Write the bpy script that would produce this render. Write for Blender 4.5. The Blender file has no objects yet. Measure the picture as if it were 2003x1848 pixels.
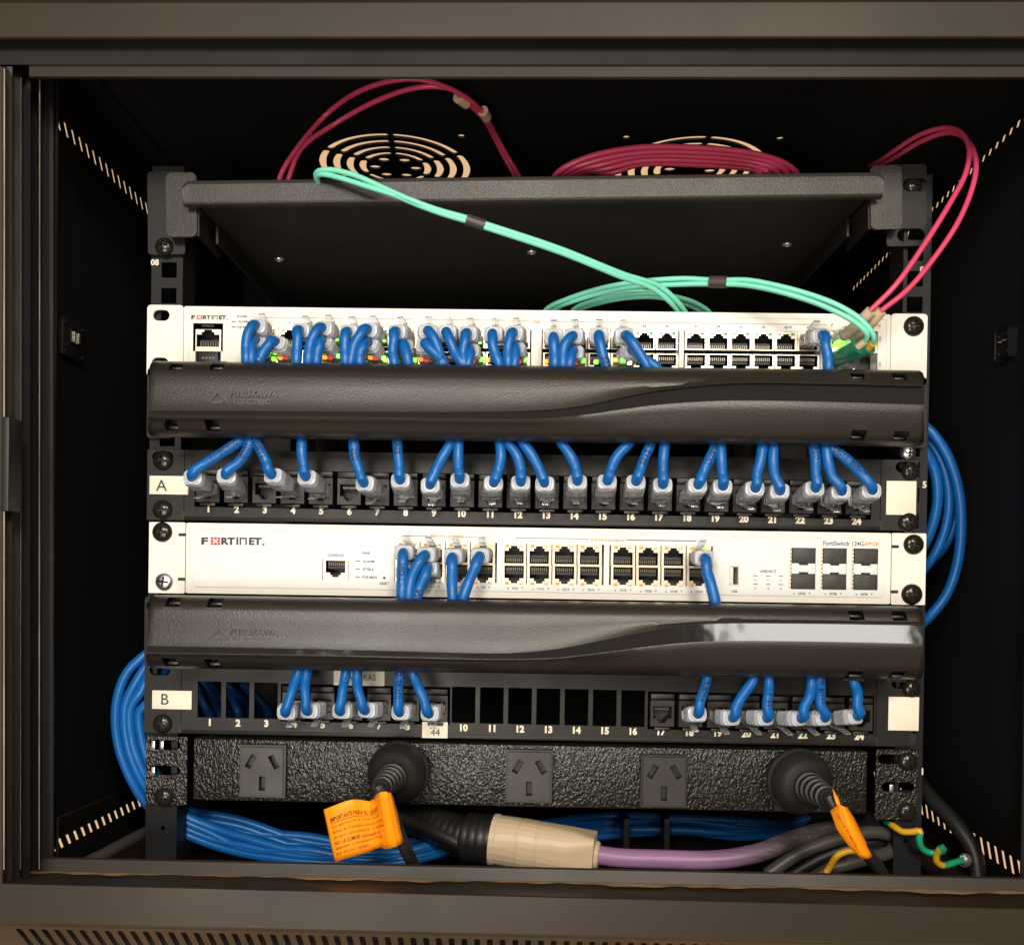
import bpy, bmesh, math, random
from mathutils import Vector, Matrix, Quaternion
from mathutils.geometry import delaunay_2d_cdt
random.seed(7)
S = bpy.context.scene
COL = S.collection
# ------------------------------------------------------------------ camera
F, PX, PY, W, H = 1850.0, 1001.5, 1130.0, 2003.0, 1848.0
YAW, PITCH, ROLL = 0.0126, -0.0078, 0.0139
CAM = Vector((0, -0.5856, 0))
ROT = (Matrix.Rotation(YAW, 3, 'Z') @ Matrix.Rotation(PITCH, 3, 'X')
       @ Matrix(((1, 0, 0), (0, 0, -1), (0, 1, 0))) @ Matrix.Rotation(ROLL, 3, 'Z'))
cd = bpy.data.cameras.new('camera'); cam = bpy.data.objects.new('camera', cd); COL.objects.link(cam)
cam.matrix_world = Matrix.Translation(CAM) @ ROT.to_4x4()
cd.sensor_fit = 'HORIZONTAL'; cd.sensor_width = 36; cd.lens = F / W * 36
cd.shift_x = 0.0; cd.shift_y = (PY - H / 2) / W; cd.clip_start = 0.02; cd.clip_end = 100
S.camera = cam
# ------------------------------------------------------------------ world and lamps
wd = bpy.data.worlds.new('World'); S.world = wd; wd.use_nodes = True
nt = wd.node_tree; nt.nodes.clear()
out = nt.nodes.new('ShaderNodeOutputWorld'); bg = nt.nodes.new('ShaderNodeBackground')
tc = nt.nodes.new('ShaderNodeTexCoord'); sp = nt.nodes.new('ShaderNodeSeparateXYZ')
rmp = nt.nodes.new('ShaderNodeValToRGB')
mr = nt.nodes.new('ShaderNodeMapRange'); mr.inputs[1].default_value = -0.75; mr.inputs[2].default_value = 0.1
nt.links.new(tc.outputs['Generated'], sp.inputs[0]); nt.links.new(sp.outputs['Y'], mr.inputs[0])
nt.links.new(mr.outputs[0], rmp.inputs[0])
rmp.color_ramp.elements[0].color = (.20, .145, .10, 1); rmp.color_ramp.elements[1].color = (.80, .50, .27, 1)
nt.links.new(rmp.outputs[0], bg.inputs[0]); bg.inputs[1].default_value = 1.0
nt.links.new(bg.outputs[0], out.inputs[0])

def area(name, loc, target, size, power, col, sizey=None):
    d = bpy.data.lights.new(name, 'AREA'); d.energy = power; d.color = col; d.size = size
    if sizey: d.shape = 'RECTANGLE'; d.size_y = sizey
    o = bpy.data.objects.new(name, d); COL.objects.link(o); o.location = loc
    o.rotation_euler = (Vector(target) - Vector(loc)).to_track_quat('-Z', 'Y').to_euler()
    return o
area('ceiling_lamp', (.34, -1.45, .62), (0, 0, .05), .28, 12.5, (1, .91, .77))
area('window', (.575, -1.42, .27), (0, 0, 0), .40, 2.3, (1, .97, .90), .17)
area('room_lamp', (-.26, -1.25, .42), (0, 0, .08), .24, 9, (1, .95, .86))
area('floor_bounce', (-.22, -.98, -.24), (0, 0, .28), .34, 5.0, (1, .93, .84))
S.view_settings.view_transform = 'Standard'; S.view_settings.look = 'None'
S.view_settings.exposure = 0; S.view_settings.gamma = 1; S.view_settings.use_curve_mapping = False

# ------------------------------------------------------------------ picture point -> place
def ray(u, v):
    return ROT @ Vector(((u - PX) / F, -(v - PY) / F, -1))
def at(u, v, Y=0.0):
    d = ray(u, v); return CAM + d * ((Y - CAM.y) / d.y)
def atX(u, v, X):
    d = ray(u, v); return CAM + d * ((X - CAM.x) / d.x)
def atZ(u, v, Z):
    d = ray(u, v); return CAM + d * ((Z - CAM.z) / d.z)
K = .26042; K9 = .29297; KB = .35797
_y = {1: 573.8, 2: 847.6, 3: 1004.1, 4: 1291.0}
def a_(x, y, r): return (260.8 + K * x, _y[r] + K * y)
def b_(x, y, r): return (749.8 + K * x, _y[r] + K * y)
def c_(x, y, r): return (1238.8 + K9 * x, _y[r] + K9 * y)
def t1(x, y): return (KB * x, KB * y)
def t2(x, y): return (521.6 + KB * x, 97.8 + KB * y)
def t3(x, y): return (1285.8 + KB * x, KB * y)
def t5(x, y): return (KB * x, 1261.0 + KB * y)
def t6(x, y): return (586.8 + KB * x, 1456.6 + KB * y)
def t7(x, y): return (1285.8 + KB * x, 1391.4 + KB * y)

# ------------------------------------------------------------------ materials
def mat(name, col, rough=.5, metal=0., bump=0., bscale=400., trans=0., emit=None, estr=0., spec=.5,
        bump2=0., b2scale=100., ior=1.45, vor=False, var=0., vscale=30., alpha=1., coat=0., dist=.0004, stretch=None, dust=0.):
    m = bpy.data.materials.new(name); m.use_nodes = True; t = m.node_tree
    p = t.nodes['Principled BSDF']; I = p.inputs
    I['Base Color'].default_value = (*col, 1); I['Roughness'].default_value = rough
    I['Metallic'].default_value = metal; I['Specular IOR Level'].default_value = spec
    I['Transmission Weight'].default_value = trans; I['IOR'].default_value = ior
    I['Alpha'].default_value = alpha; I['Coat Weight'].default_value = coat
    if emit: I['Emission Color'].default_value = (*emit, 1); I['Emission Strength'].default_value = estr
    co = t.nodes.new('ShaderNodeTexCoord'); src = co.outputs['Object']
    if stretch:
        mp = t.nodes.new('ShaderNodeMapping'); mp.inputs['Scale'].default_value = stretch
        t.links.new(src, mp.inputs[0]); src = mp.outputs[0]
    prev = None
    for (b, sc, v) in ((bump, bscale, vor), (bump2, b2scale, False)):
        if b > 0:
            if v:
                n = t.nodes.new('ShaderNodeTexVoronoi'); n.feature = 'SMOOTH_F1'; n.inputs['Scale'].default_value = sc
                n.inputs['Randomness'].default_value = 1
                nn = t.nodes.new('ShaderNodeTexNoise'); nn.inputs['Scale'].default_value = sc * .6
                mx = t.nodes.new('ShaderNodeVectorMath'); mx.operation = 'SCALE'; mx.inputs['Scale'].default_value = .004
                ad = t.nodes.new('ShaderNodeVectorMath'); ad.operation = 'ADD'
                t.links.new(src, nn.inputs[0]); t.links.new(nn.outputs['Color'], mx.inputs[0])
                t.links.new(src, ad.inputs[0]); t.links.new(mx.outputs[0], ad.inputs[1]); t.links.new(ad.outputs[0], n.inputs[0])
                h = n.outputs['Distance']
            else:
                n = t.nodes.new('ShaderNodeTexNoise'); n.inputs['Scale'].default_value = sc; n.inputs['Detail'].default_value = 3
                t.links.new(src, n.inputs[0]); h = n.outputs['Fac']
            bn = t.nodes.new('ShaderNodeBump'); bn.inputs['Strength'].default_value = b; bn.inputs['Distance'].default_value = dist
            t.links.new(h, bn.inputs['Height'])
            if prev: t.links.new(prev, bn.inputs['Normal'])
            prev = bn.outputs[0]
    if prev: t.links.new(prev, I['Normal'])
    if var > 0:
        n = t.nodes.new('ShaderNodeTexNoise'); n.inputs['Scale'].default_value = vscale; n.inputs['Detail'].default_value = 5
        t.links.new(src, n.inputs[0])
        mr = t.nodes.new('ShaderNodeMapRange'); mr.inputs[1].default_value = .3; mr.inputs[2].default_value = .7
        mr.inputs[3].default_value = 1 - var; mr.inputs[4].default_value = 1 + var
        t.links.new(n.outputs['Fac'], mr.inputs[0])
        vm = t.nodes.new('ShaderNodeVectorMath'); vm.operation = 'SCALE'; vm.inputs[0].default_value = col
        t.links.new(mr.outputs[0], vm.inputs['Scale']); t.links.new(vm.outputs[0], I['Base Color'])
        mr2 = t.nodes.new('ShaderNodeMapRange'); mr2.inputs[1].default_value = .3; mr2.inputs[2].default_value = .7
        mr2.inputs[3].default_value = min(1, rough * 1.12); mr2.inputs[4].default_value = rough * .88
        t.links.new(n.outputs['Fac'], mr2.inputs[0]); t.links.new(mr2.outputs[0], I['Roughness'])
        if dust > 0:      # tiny pale dust specks, denser in patches
            v = t.nodes.new('ShaderNodeTexVoronoi'); v.inputs['Scale'].default_value = 420; t.links.new(src, v.inputs[0])
            a = t.nodes.new('ShaderNodeMath'); a.operation = 'LESS_THAN'; t.links.new(v.outputs['Distance'], a.inputs[0])
            th = t.nodes.new('ShaderNodeMath'); th.operation = 'MULTIPLY_ADD'; th.inputs[1].default_value = .9; th.inputs[2].default_value = -.36 + dust
            n3 = t.nodes.new('ShaderNodeTexNoise'); n3.inputs['Scale'].default_value = 260; t.links.new(src, n3.inputs[0])
            t.links.new(n3.outputs['Fac'], th.inputs[0]); t.links.new(th.outputs[0], a.inputs[1])
            mx = t.nodes.new('ShaderNodeMix'); mx.data_type = 'RGBA'; mx.inputs[7].default_value = (.16, .14, .12, 1)
            t.links.new(a.outputs[0], mx.inputs[0]); t.links.new(vm.outputs[0], mx.inputs[6]); t.links.new(mx.outputs[2], I['Base Color'])
    return m
M = {}
M['frame'] = mat('powder_coat_frame', (.022, .0152, .0095), .46, dust=-.14, bump=.25, bscale=2600, var=.28, vscale=14, dist=.0002)
M['inner'] = mat('black_interior_paint', (.0065, .0065, .0072), .62, bump=.25, bscale=1800, var=.25, vscale=12, spec=.35, dist=.0002)
M['rail'] = mat('rail_paint', (.008, .008, .009), .5, spec=.32, bump=.2, bscale=2000, dist=.0002, var=.2, vscale=40)
M['blackmetal'] = mat('satin_black_metal', (.0110, .0092, .0075), .44, spec=.38, bump=.35, bscale=1500, dist=.0002, var=.2, vscale=30)
M['shelf'] = mat('shelf_black_texture', (.028, .024, .020), .33, bump=.8, bscale=1500, dist=.0003, var=.15, vscale=30)
M['cover'] = mat('cover_black_plastic', (.0185, .0155, .0128), .35, spec=.62, dust=-.15, bump=.5, bscale=1250, dist=.0003, var=.12, vscale=18)
M['emboss'] = mat('embossed_black_plastic', (.038, .032, .026), .32)
M['gloss'] = mat('glossy_black_plastic', (.012, .012, .013), .07, bump2=.30, b2scale=22, dist=.0030, coat=.6)
M['hammer'] = mat('hammered_black_paint', (.013, .011, .009), .23, spec=.6, bump=.75, bscale=600, vor=True, bump2=.3, b2scale=420, dist=.0010, stretch=(1.25, 1, .85))
M['white'] = mat('white_metal_paint', (.80, .765, .69), .42, bump=.05, bscale=1200, var=.02, vscale=40)
M['label'] = mat('pale_front_label', (.74, .75, .73), .38, var=.015, vscale=50)
M['sticker'] = mat('white_sticker', (.78, .71, .58), .45, var=.04, vscale=60)
M['ink'] = mat('dark_ink', (.03, .03, .035), .5)
M['greyink'] = mat('grey_ink', (.12, .12, .13), .5)
M['midink'] = mat('pale_grey_ink', (.42, .42, .43), .5)
M['redink'] = mat('red_ink', (.62, .03, .05), .5)
M['orangeink'] = mat('orange_ink', (.72, .28, .10), .5)
M['blueink'] = mat('blue_ink', (.12, .18, .50), .5)
M['numink'] = mat('cream_print', (.74, .66, .50), .5)
M['printink'] = mat('cable_print', (.004, .012, .06), .5)
M['shield'] = mat('port_shield', (.80, .70, .56), .30, metal=.55, var=.08, vscale=250)
M['cavity'] = mat('port_cavity', (.012, .012, .013), .5)
M['contact'] = mat('port_contacts', (.16, .14, .11), .35, metal=.6)
M['jack'] = mat('keystone_plastic', (.022, .019, .017), .42, spec=.4, var=.1, vscale=200)
M['jackdark'] = mat('keystone_clip_plastic', (.010, .010, .010), .4)
M['blue'] = mat('blue_cable_jacket', (.003, .105, .37), .36, bump2=.2, b2scale=160, dist=.0006, var=.10, vscale=90)
M['clear'] = mat('clear_plug_plastic', (.95, .97, 1.0), .08, trans=.9, ior=1.45, bump2=.4, b2scale=500, dist=.0004)
M['boot'] = mat('frosted_boot_plastic', (.82, .86, .92), .12, trans=.74, ior=1.42, bump2=.3, b2scale=400, dist=.0003)
M['bootface'] = mat('white_boot_end', (.66, .70, .76), .26, trans=.34, ior=1.4)
M['amber'] = mat('amber_led', (.75, .30, .04), .3, emit=(1, .35, .03), estr=.12)
M['clearled'] = mat('unlit_led', (.62, .55, .46), .3)
M['greenled'] = mat('dim_green_led', (.05, .30, .10), .3, emit=(.03, .6, .2), estr=.25)
M['litgreen'] = mat('lit_green_led', (.3, .9, .1), .3, emit=(.18, 1, .05), estr=2.6)
M['litorange'] = mat('lit_orange_led', (.9, .3, .05), .3, emit=(1, .20, .02), estr=3.2)
M['litred'] = mat('lit_red_led', (.6, .02, .02), .3, emit=(.8, .02, .03), estr=1.0)
M['litwhite'] = mat('lit_white_led', (1, 1, .9), .3, emit=(1, .95, .8), estr=2.2)
M['screwblack'] = mat('black_screw', (.030, .025, .020), .20, metal=.5, bump2=.4, b2scale=300, dist=.0005)
M['screwdark'] = mat('screw_recess', (.006, .006, .006), .5)
M['screwsilver'] = mat('bright_screw', (.85, .85, .86), .34, metal=1)
M['silver'] = mat('bright_metal', (.7, .66, .6), .3, metal=.9)
M['rubber'] = mat('black_rubber', (.014, .013, .013), .46, bump=.2, bscale=700, dist=.0003, var=.1, vscale=60)
M['dustcap'] = mat('grey_rubber_cap', (.040, .038, .035), .55, bump=.2, bscale=600, dist=.0003, var=.25, vscale=150)
M['socket'] = mat('socket_plastic', (.029, .026, .022), .42, var=.05, vscale=80)
M['socketrim'] = mat('socket_rim_plastic', (.016, .015, .014), .4)
M['tag'] = mat('orange_tag_paper', (1.0, .31, .004), .5, emit=(1, .25, .0), estr=.0, var=.04, vscale=60)
M['tagink'] = mat('tag_print', (.13, .03, .008), .5)
M['magenta'] = mat('magenta_fiber_jacket', (.62, .06, .14), .32, var=.06, vscale=70)
M['aqua'] = mat('aqua_fiber_jacket', (.19, .66, .49), .32, var=.05, vscale=70)
M['sleeve'] = mat('dark_heatshrink', (.05, .042, .038), .4)
M['beige'] = mat('beige_plastic', (.55, .43, .29), .45, var=.05, vscale=60)
M['beigeboot'] = mat('pale_boot_rubber', (.55, .44, .30), .4)
M['greenplug'] = mat('green_connector', (.02, .20, .12), .3)
M['yellow'] = mat('yellow_insulation', (.66, .36, .015), .35)
M['green'] = mat('green_insulation', (.012, .30, .15), .35)
M['purple'] = mat('purple_cable_jacket', (.32, .17, .34), .42, var=.07, vscale=90)
M['purplegrey'] = mat('dull_purple_jacket', (.15, .09, .14), .42, var=.25, vscale=60)
m = mat('purple_to_grey_jacket', (.32, .17, .34), .42, var=.0); M['purpletogrey'] = m; t = m.node_tree  # colour runs from purple to dark grey along the cord
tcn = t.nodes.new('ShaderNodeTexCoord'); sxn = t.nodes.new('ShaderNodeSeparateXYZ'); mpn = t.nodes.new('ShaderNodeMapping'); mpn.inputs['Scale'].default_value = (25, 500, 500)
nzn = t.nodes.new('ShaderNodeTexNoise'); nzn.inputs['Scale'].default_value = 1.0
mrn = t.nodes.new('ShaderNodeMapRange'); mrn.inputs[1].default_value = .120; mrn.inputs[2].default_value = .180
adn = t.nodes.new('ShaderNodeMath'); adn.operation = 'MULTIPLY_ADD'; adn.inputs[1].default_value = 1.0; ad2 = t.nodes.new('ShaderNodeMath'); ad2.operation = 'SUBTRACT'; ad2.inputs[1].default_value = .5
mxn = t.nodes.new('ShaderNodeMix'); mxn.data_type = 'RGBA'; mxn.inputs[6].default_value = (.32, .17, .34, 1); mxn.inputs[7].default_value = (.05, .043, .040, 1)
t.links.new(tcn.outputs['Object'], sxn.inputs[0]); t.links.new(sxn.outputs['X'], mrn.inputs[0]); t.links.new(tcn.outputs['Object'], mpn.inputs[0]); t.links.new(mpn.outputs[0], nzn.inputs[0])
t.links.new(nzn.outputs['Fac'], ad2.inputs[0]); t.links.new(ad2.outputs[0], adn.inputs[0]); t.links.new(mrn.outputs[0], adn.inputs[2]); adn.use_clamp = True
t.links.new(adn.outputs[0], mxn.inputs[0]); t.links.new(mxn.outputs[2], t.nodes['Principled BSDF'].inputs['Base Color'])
M['greycable'] = mat('grey_black_cable', (.055, .048, .044), .42, var=.1, vscale=60, bump2=.2, b2scale=120, dist=.0005)
M['sheenpaint'] = mat('tan_sheen_paint', (.30, .205, .12), .42, var=.35, vscale=90, bump=.3, bscale=900)  # reflected line of the bottom lip, put into a tan colour
M['paleedge'] = mat('pale_edge_strip', (.34, .29, .23), .38, metal=.3, var=.4, vscale=30)
M['brassclip'] = mat('tan_edge', (.50, .38, .24), .4, metal=.3)

# ------------------------------------------------------------------ mesh builder
class MB:
    def __init__(s): s.bm = bmesh.new(); s.mats = []
    def mi(s, m):
        if m not in s.mats: s.mats.append(m)
        return s.mats.index(m)
    def _tag(s, faces, m, smooth=False):
        i = s.mi(m)
        for f in faces: f.material_index = i; f.smooth = smooth
    def box(s, x0, x1, y0, y1, z0, z1, m, bev=0., seg=2, mtx=None):
        r = bmesh.ops.create_cube(s.bm, size=1); vs = r['verts']
        for v in vs: v.co = Vector((x0 + (v.co.x + .5) * (x1 - x0), y0 + (v.co.y + .5) * (y1 - y0), z0 + (v.co.z + .5) * (z1 - z0)))
        fs = list({f for v in vs for f in v.link_faces}); s._tag(fs, m)
        if bev > 0:
            es = list({e for v in vs for e in v.link_edges})
            r = bmesh.ops.bevel(s.bm, geom=es, offset=bev, segments=seg, affect='EDGES', profile=.5)
            vs = list({v for f in r['faces'] for v in f.verts} | {v for v in vs if v.is_valid})
            s._tag([f for f in r['faces']], m, True)
        if mtx is not None:
            for v in vs: v.co = mtx @ v.co
        return vs
    def plate(s, outer, holes, y0, y1, m, wall=None, mtx=None):
        """polygon with holes in xz, front y0, back y1"""
        bm = bmesh.new(); pts = []; es = []; loops = [list(outer)] + [list(h) for h in holes]
        for loop in loops:
            k = len(pts); pts += [Vector(p) * 100 for p in loop]; es += [(k + i, k + (i + 1) % len(loop)) for i in range(len(loop))]
        ov, oe, of, _, _, _ = delaunay_2d_cdt(pts, es, [], 0, 1e-5)
        def inside(p, lp):
            c = False; j = len(lp) - 1
            for i in range(len(lp)):
                xi, yi = lp[i]; xj, yj = lp[j]
                if (yi > p[1]) != (yj > p[1]) and p[0] < (xj - xi) * (p[1] - yi) / (yj - yi) + xi: c = not c
                j = i
            return c
        bb = [(min(x for x, _ in l), max(x for x, _ in l), min(z for _, z in l), max(z for _, z in l)) for l in loops]
        vs = [bm.verts.new((v.x / 100, y0, v.y / 100)) for v in ov]
        for f in of:
            c = (sum(ov[i].x for i in f) / 300, sum(ov[i].y for i in f) / 300)
            if not inside(c, loops[0]): continue
            if any(b[0] <= c[0] <= b[1] and b[2] <= c[1] <= b[3] and inside(c, l) for b, l in zip(bb[1:], loops[1:])): continue
            bm.faces.new([vs[i] for i in f])
        for v in [v for v in bm.verts if not v.link_faces]: bm.verts.remove(v)
        front = list(bm.faces)
        r = bmesh.ops.extrude_face_region(bm, geom=front)
        for v in [g for g in r['geom'] if isinstance(g, bmesh.types.BMVert)]: v.co.y = y1
        bmesh.ops.recalc_face_normals(bm, faces=bm.faces)
        me = bpy.data.meshes.new('tmp'); i = s.mi(m); j = s.mi(wall or m)
        for f in bm.faces:
            f.normal_update(); f.material_index = j if abs(f.normal.y) < .5 else i
        if mtx is not None: bmesh.ops.transform(bm, matrix=mtx, verts=bm.verts)
        bm.to_mesh(me); bm.free(); s.bm.from_mesh(me); bpy.data.meshes.remove(me)
    def quad(s, pts, m, smooth=False):
        f = s.bm.faces.new([s.bm.verts.new(p) for p in pts]); s._tag([f], m, smooth); return f
    def prism(s, pts, m, thick):
        """closed slab from a list of 3-D points, thickened by vector"""
        a = [s.bm.verts.new(p) for p in pts]; b = [s.bm.verts.new(Vector(p) + Vector(thick)) for p in pts]
        n = len(a); fs = [s.bm.faces.new(a), s.bm.faces.new(b[::-1])]
        fs += [s.bm.faces.new((a[i], b[i], b[(i + 1) % n], a[(i + 1) % n])) for i in range(n)]
        bmesh.ops.recalc_face_normals(s.bm, faces=fs); s._tag(fs, m)
    def rings(s, rings, m, cap=True, smooth=True, mfun=None):
        vr = [[s.bm.verts.new(p) for p in r] for r in rings]; n = len(vr[0]); fs = []
        for k in range(len(vr) - 1):
            for i in range(n):
                f = s.bm.faces.new((vr[k][i], vr[k][(i + 1) % n], vr[k + 1][(i + 1) % n], vr[k + 1][i])); fs.append(f)
                f.material_index = s.mi(mfun(k) if mfun else m); f.smooth = smooth
        if cap:
            for r, idx in ((vr[0], 0), (vr[-1], -2)):
                f = s.bm.faces.new(r); fs.append(f); f.material_index = s.mi(mfun(max(0, len(vr) - 2 if idx else 0)) if mfun else m)
        bmesh.ops.recalc_face_normals(s.bm, faces=fs)
    def tube(s, path, r, m, seg=14, mfun=None, cap=True):
        fr = frames(path); rs = []
        for k, (p, t, n, b) in enumerate(fr):
            rr = r[k] if isinstance(r, (list, tuple)) else r
            rs.append([p + (n * math.cos(a) + b * math.sin(a)) * rr for a in [2 * math.pi * i / seg for i in range(seg)]])
        s.rings(rs, m, cap, True, mfun)
    def lathe(s, p0, axis, prof, m, seg=40, mfun=None):
        """prof: list of (distance, radius) along axis"""
        axis = Vector(axis).normalized(); n = axis.orthogonal().normalized(); b = axis.cross(n)
        rs = [[Vector(p0) + axis * d + (n * math.cos(2 * math.pi * i / seg) + b * math.sin(2 * math.pi * i / seg)) * max(r, 1e-5)
               for i in range(seg)] for d, r in prof]
        s.rings(rs, m, True, True, mfun)
    def strip(s, A, B, m, smooth=False, thick=None):
        """band of quads between point lists A and B"""
        va = [s.bm.verts.new(p) for p in A]; vb = [s.bm.verts.new(p) for p in B]
        fs = [s.bm.faces.new((va[i], va[i + 1], vb[i + 1], vb[i])) for i in range(len(A) - 1)]
        s._tag(fs, m, smooth)
    def add_mesh(s, me, m, fn):
        base = len(s.bm.verts); s.bm.verts.ensure_lookup_table()
        vs = [s.bm.verts.new(fn(v.co)) for v in me.vertices]; i = s.mi(m)
        for p in me.polygons:
            try:
                f = s.bm.faces.new([vs[k] for k in p.vertices]); f.material_index = i
            except ValueError: pass
    def build(s, name, parent=None, frame=None, autosmooth=True):
        me = bpy.data.meshes.new(name); s.bm.to_mesh(me); s.bm.free()
        for m in s.mats: me.materials.append(M[m])
        if any(f.use_smooth for f in me.polygons): me.set_sharp_from_angle(angle=math.radians(38))
        o = bpy.data.objects.new(name, me); COL.objects.link(o)
        if parent is not None: o.parent = parent
        elif frame is not None: o.matrix_world = frame
        return o
def frames(path):
    n = len(path); T = []
    for i in range(n):
        t = path[min(i + 1, n - 1)] - path[max(i - 1, 0)]; T.append(t.normalized() if t.length > 1e-9 else Vector((0, 0, 1)))
    up = T[0].orthogonal().normalized(); res = []
    for i in range(n):
        up = (up - T[i] * up.dot(T[i])).normalized(); res.append((path[i], T[i], up, T[i].cross(up)))
    return res
def spline(pts, step=.0022):
    P = [Vector(p) for p in pts]; P = [P[0] * 2 - P[1]] + P + [P[-1] * 2 - P[-2]]; outp = []
    for i in range(1, len(P) - 2):
        p0, p1, p2, p3 = P[i - 1:i + 3]
        d = [max((b - a).length, 1e-5) ** .5 for a, b in ((p0, p1), (p1, p2), (p2, p3))]
        t0 = 0; ta = d[0]; tb = ta + d[1]; tcc = tb + d[2]
        n = max(2, int((p2 - p1).length / step))
        for k in range(n):
            t = ta + (tb - ta) * k / n
            A1 = p0 * ((ta - t) / ta) + p1 * (t / ta); A2 = p1 * ((tb - t) / (tb - ta)) + p2 * ((t - ta) / (tb - ta))
            A3 = p2 * ((tcc - t) / (tcc - tb)) + p3 * ((t - tb) / (tcc - tb))
            B1 = A1 * ((tb - t) / tb) + A2 * (t / tb); B2 = A2 * ((tcc - t) / (tcc - ta)) + A3 * ((t - ta) / (tcc - ta))
            outp.append(B1 * ((tb - t) / (tb - ta)) + B2 * ((t - ta) / (tb - ta)))
    outp.append(P[-2]); return outp
def rr(x0, z0, x1, z1, r, n=5):
    x0, x1 = min(x0, x1), max(x0, x1); z0, z1 = min(z0, z1), max(z0, z1); r = min(r, (x1 - x0) / 2 - 1e-6, (z1 - z0) / 2 - 1e-6); o = []
    for cx, cz, a0 in ((x1 - r, z1 - r, 0), (x0 + r, z1 - r, 90), (x0 + r, z0 + r, 180), (x1 - r, z0 + r, 270)):
        for k in range(n + 1):
            a = math.radians(a0 + 90 * k / n); o.append((cx + r * math.cos(a), cz + r * math.sin(a)))
    return o
def rect(x0, z0, x1, z1): return [(x0, z0), (x1, z0), (x1, z1), (x0, z1)]
def thole(cx, cz, w, h, up):
    s = 1 if up else -1; a = w / 2; z0 = cz - s * h * .5; z1 = cz + s * h * .22; z2 = cz + s * h * .37; z3 = cz + s * h * .5
    return [(cx - a, z0), (cx + a, z0), (cx + a, z1), (cx + a * .56, z1), (cx + a * .56, z2), (cx + a * .34, z2), (cx + a * .34, z3),
            (cx - a * .34, z3), (cx - a * .34, z2), (cx - a * .56, z2), (cx - a * .56, z1), (cx - a, z1)]
_tc = {}
def text_mesh(txt, bold=0., ext=.02, sub=0):
    k = (txt, bold, ext, sub)
    if k in _tc: return _tc[k]
    c = bpy.data.curves.new('txt', 'FONT'); c.body = txt; c.size = 1; c.offset = bold; c.extrude = ext
    c.align_x = 'CENTER'; c.align_y = 'CENTER'; c.resolution_u = 3
    o = bpy.data.objects.new('txt', c); COL.objects.link(o)
    dg = bpy.context.evaluated_depsgraph_get(); me = bpy.data.meshes.new_from_object(o.evaluated_get(dg))
    bpy.data.objects.remove(o); bpy.data.curves.remove(c)
    xs = [v.co.x for v in me.vertices] or [0]; ys = [v.co.y for v in me.vertices] or [0]
    x0, x1, y0, y1 = min(xs), max(xs), min(ys), max(ys)
    for v in me.vertices:
        v.co.x -= (x0 + x1) / 2; v.co.y -= (y0 + y1) / 2
    if sub:
        bm = bmesh.new(); bm.from_mesh(me); bmesh.ops.triangulate(bm, faces=bm.faces)
        bmesh.ops.subdivide_edges(bm, edges=[e for e in bm.edges if e.calc_length() > .12], cuts=sub); bm.to_mesh(me); bm.free()
    _tc[k] = (me, x1 - x0, y1 - y0); return _tc[k]
def empty(name, frame, label, cat, group=None, kind=None):
    o = bpy.data.objects.new(name, None); COL.objects.link(o); o.matrix_world = frame; o.empty_display_size = .02
    o['label'] = label; o['category'] = cat
    if group: o['group'] = group
    if kind: o['kind'] = kind
    return o
def tag(o, label, cat, group=None, kind=None):
    o['label'] = label; o['category'] = cat
    if group: o['group'] = group
    if kind: o['kind'] = kind
    return o

class Unit:
    """a thing with a frame lying in the rack plane; picture points map into its local xz"""
    def __init__(s, name, pL, pR, label, cat, group=None):
        o = at(*pL); e = (at(*pR) - o); e.y = 0; ex = e.normalized(); ez = Vector((-ex.z, 0, ex.x))
        s.fr = Matrix((( ex.x, 0, ez.x, o.x), (0, 1, 0, 0), (ex.z, 0, ez.z, o.z), (0, 0, 0, 1)))
        s.inv = s.fr.inverted(); s.e = empty(name, s.fr, label, cat, group)
    def p(s, uv, Y=0.):
        q = s.inv @ at(uv[0], uv[1], Y); return q
    def xz(s, uv, Y=0.):
        q = s.p(uv, Y); return (q.x, q.z)
    def text(s, mb, txt, uv, h, m, Y, w=None, bold=.0, ext=.03):
        """h, w in picture units, converted at depth Y"""
        me, tw, th = text_mesh(txt, bold, ext); k = (Y - CAM.y) / F; c = s.p(uv, Y)
        sy = h * k / th; sx = (w * k / tw) if w else sy
        mb.add_mesh(me, m, lambda v: Vector((c.x + v.x * sx, c.y - v.z * .004 - .0001, c.z + v.y * sy)))
    def rbox(s, mb, p0, p1, Yf, Yb, m, bev=0.):
        a = s.p(p0, Yf); b = s.p(p1, Yf); mb.box(min(a.x, b.x), max(a.x, b.x), Yf, Yb, min(a.z, b.z), max(a.z, b.z), m, bev)

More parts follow.
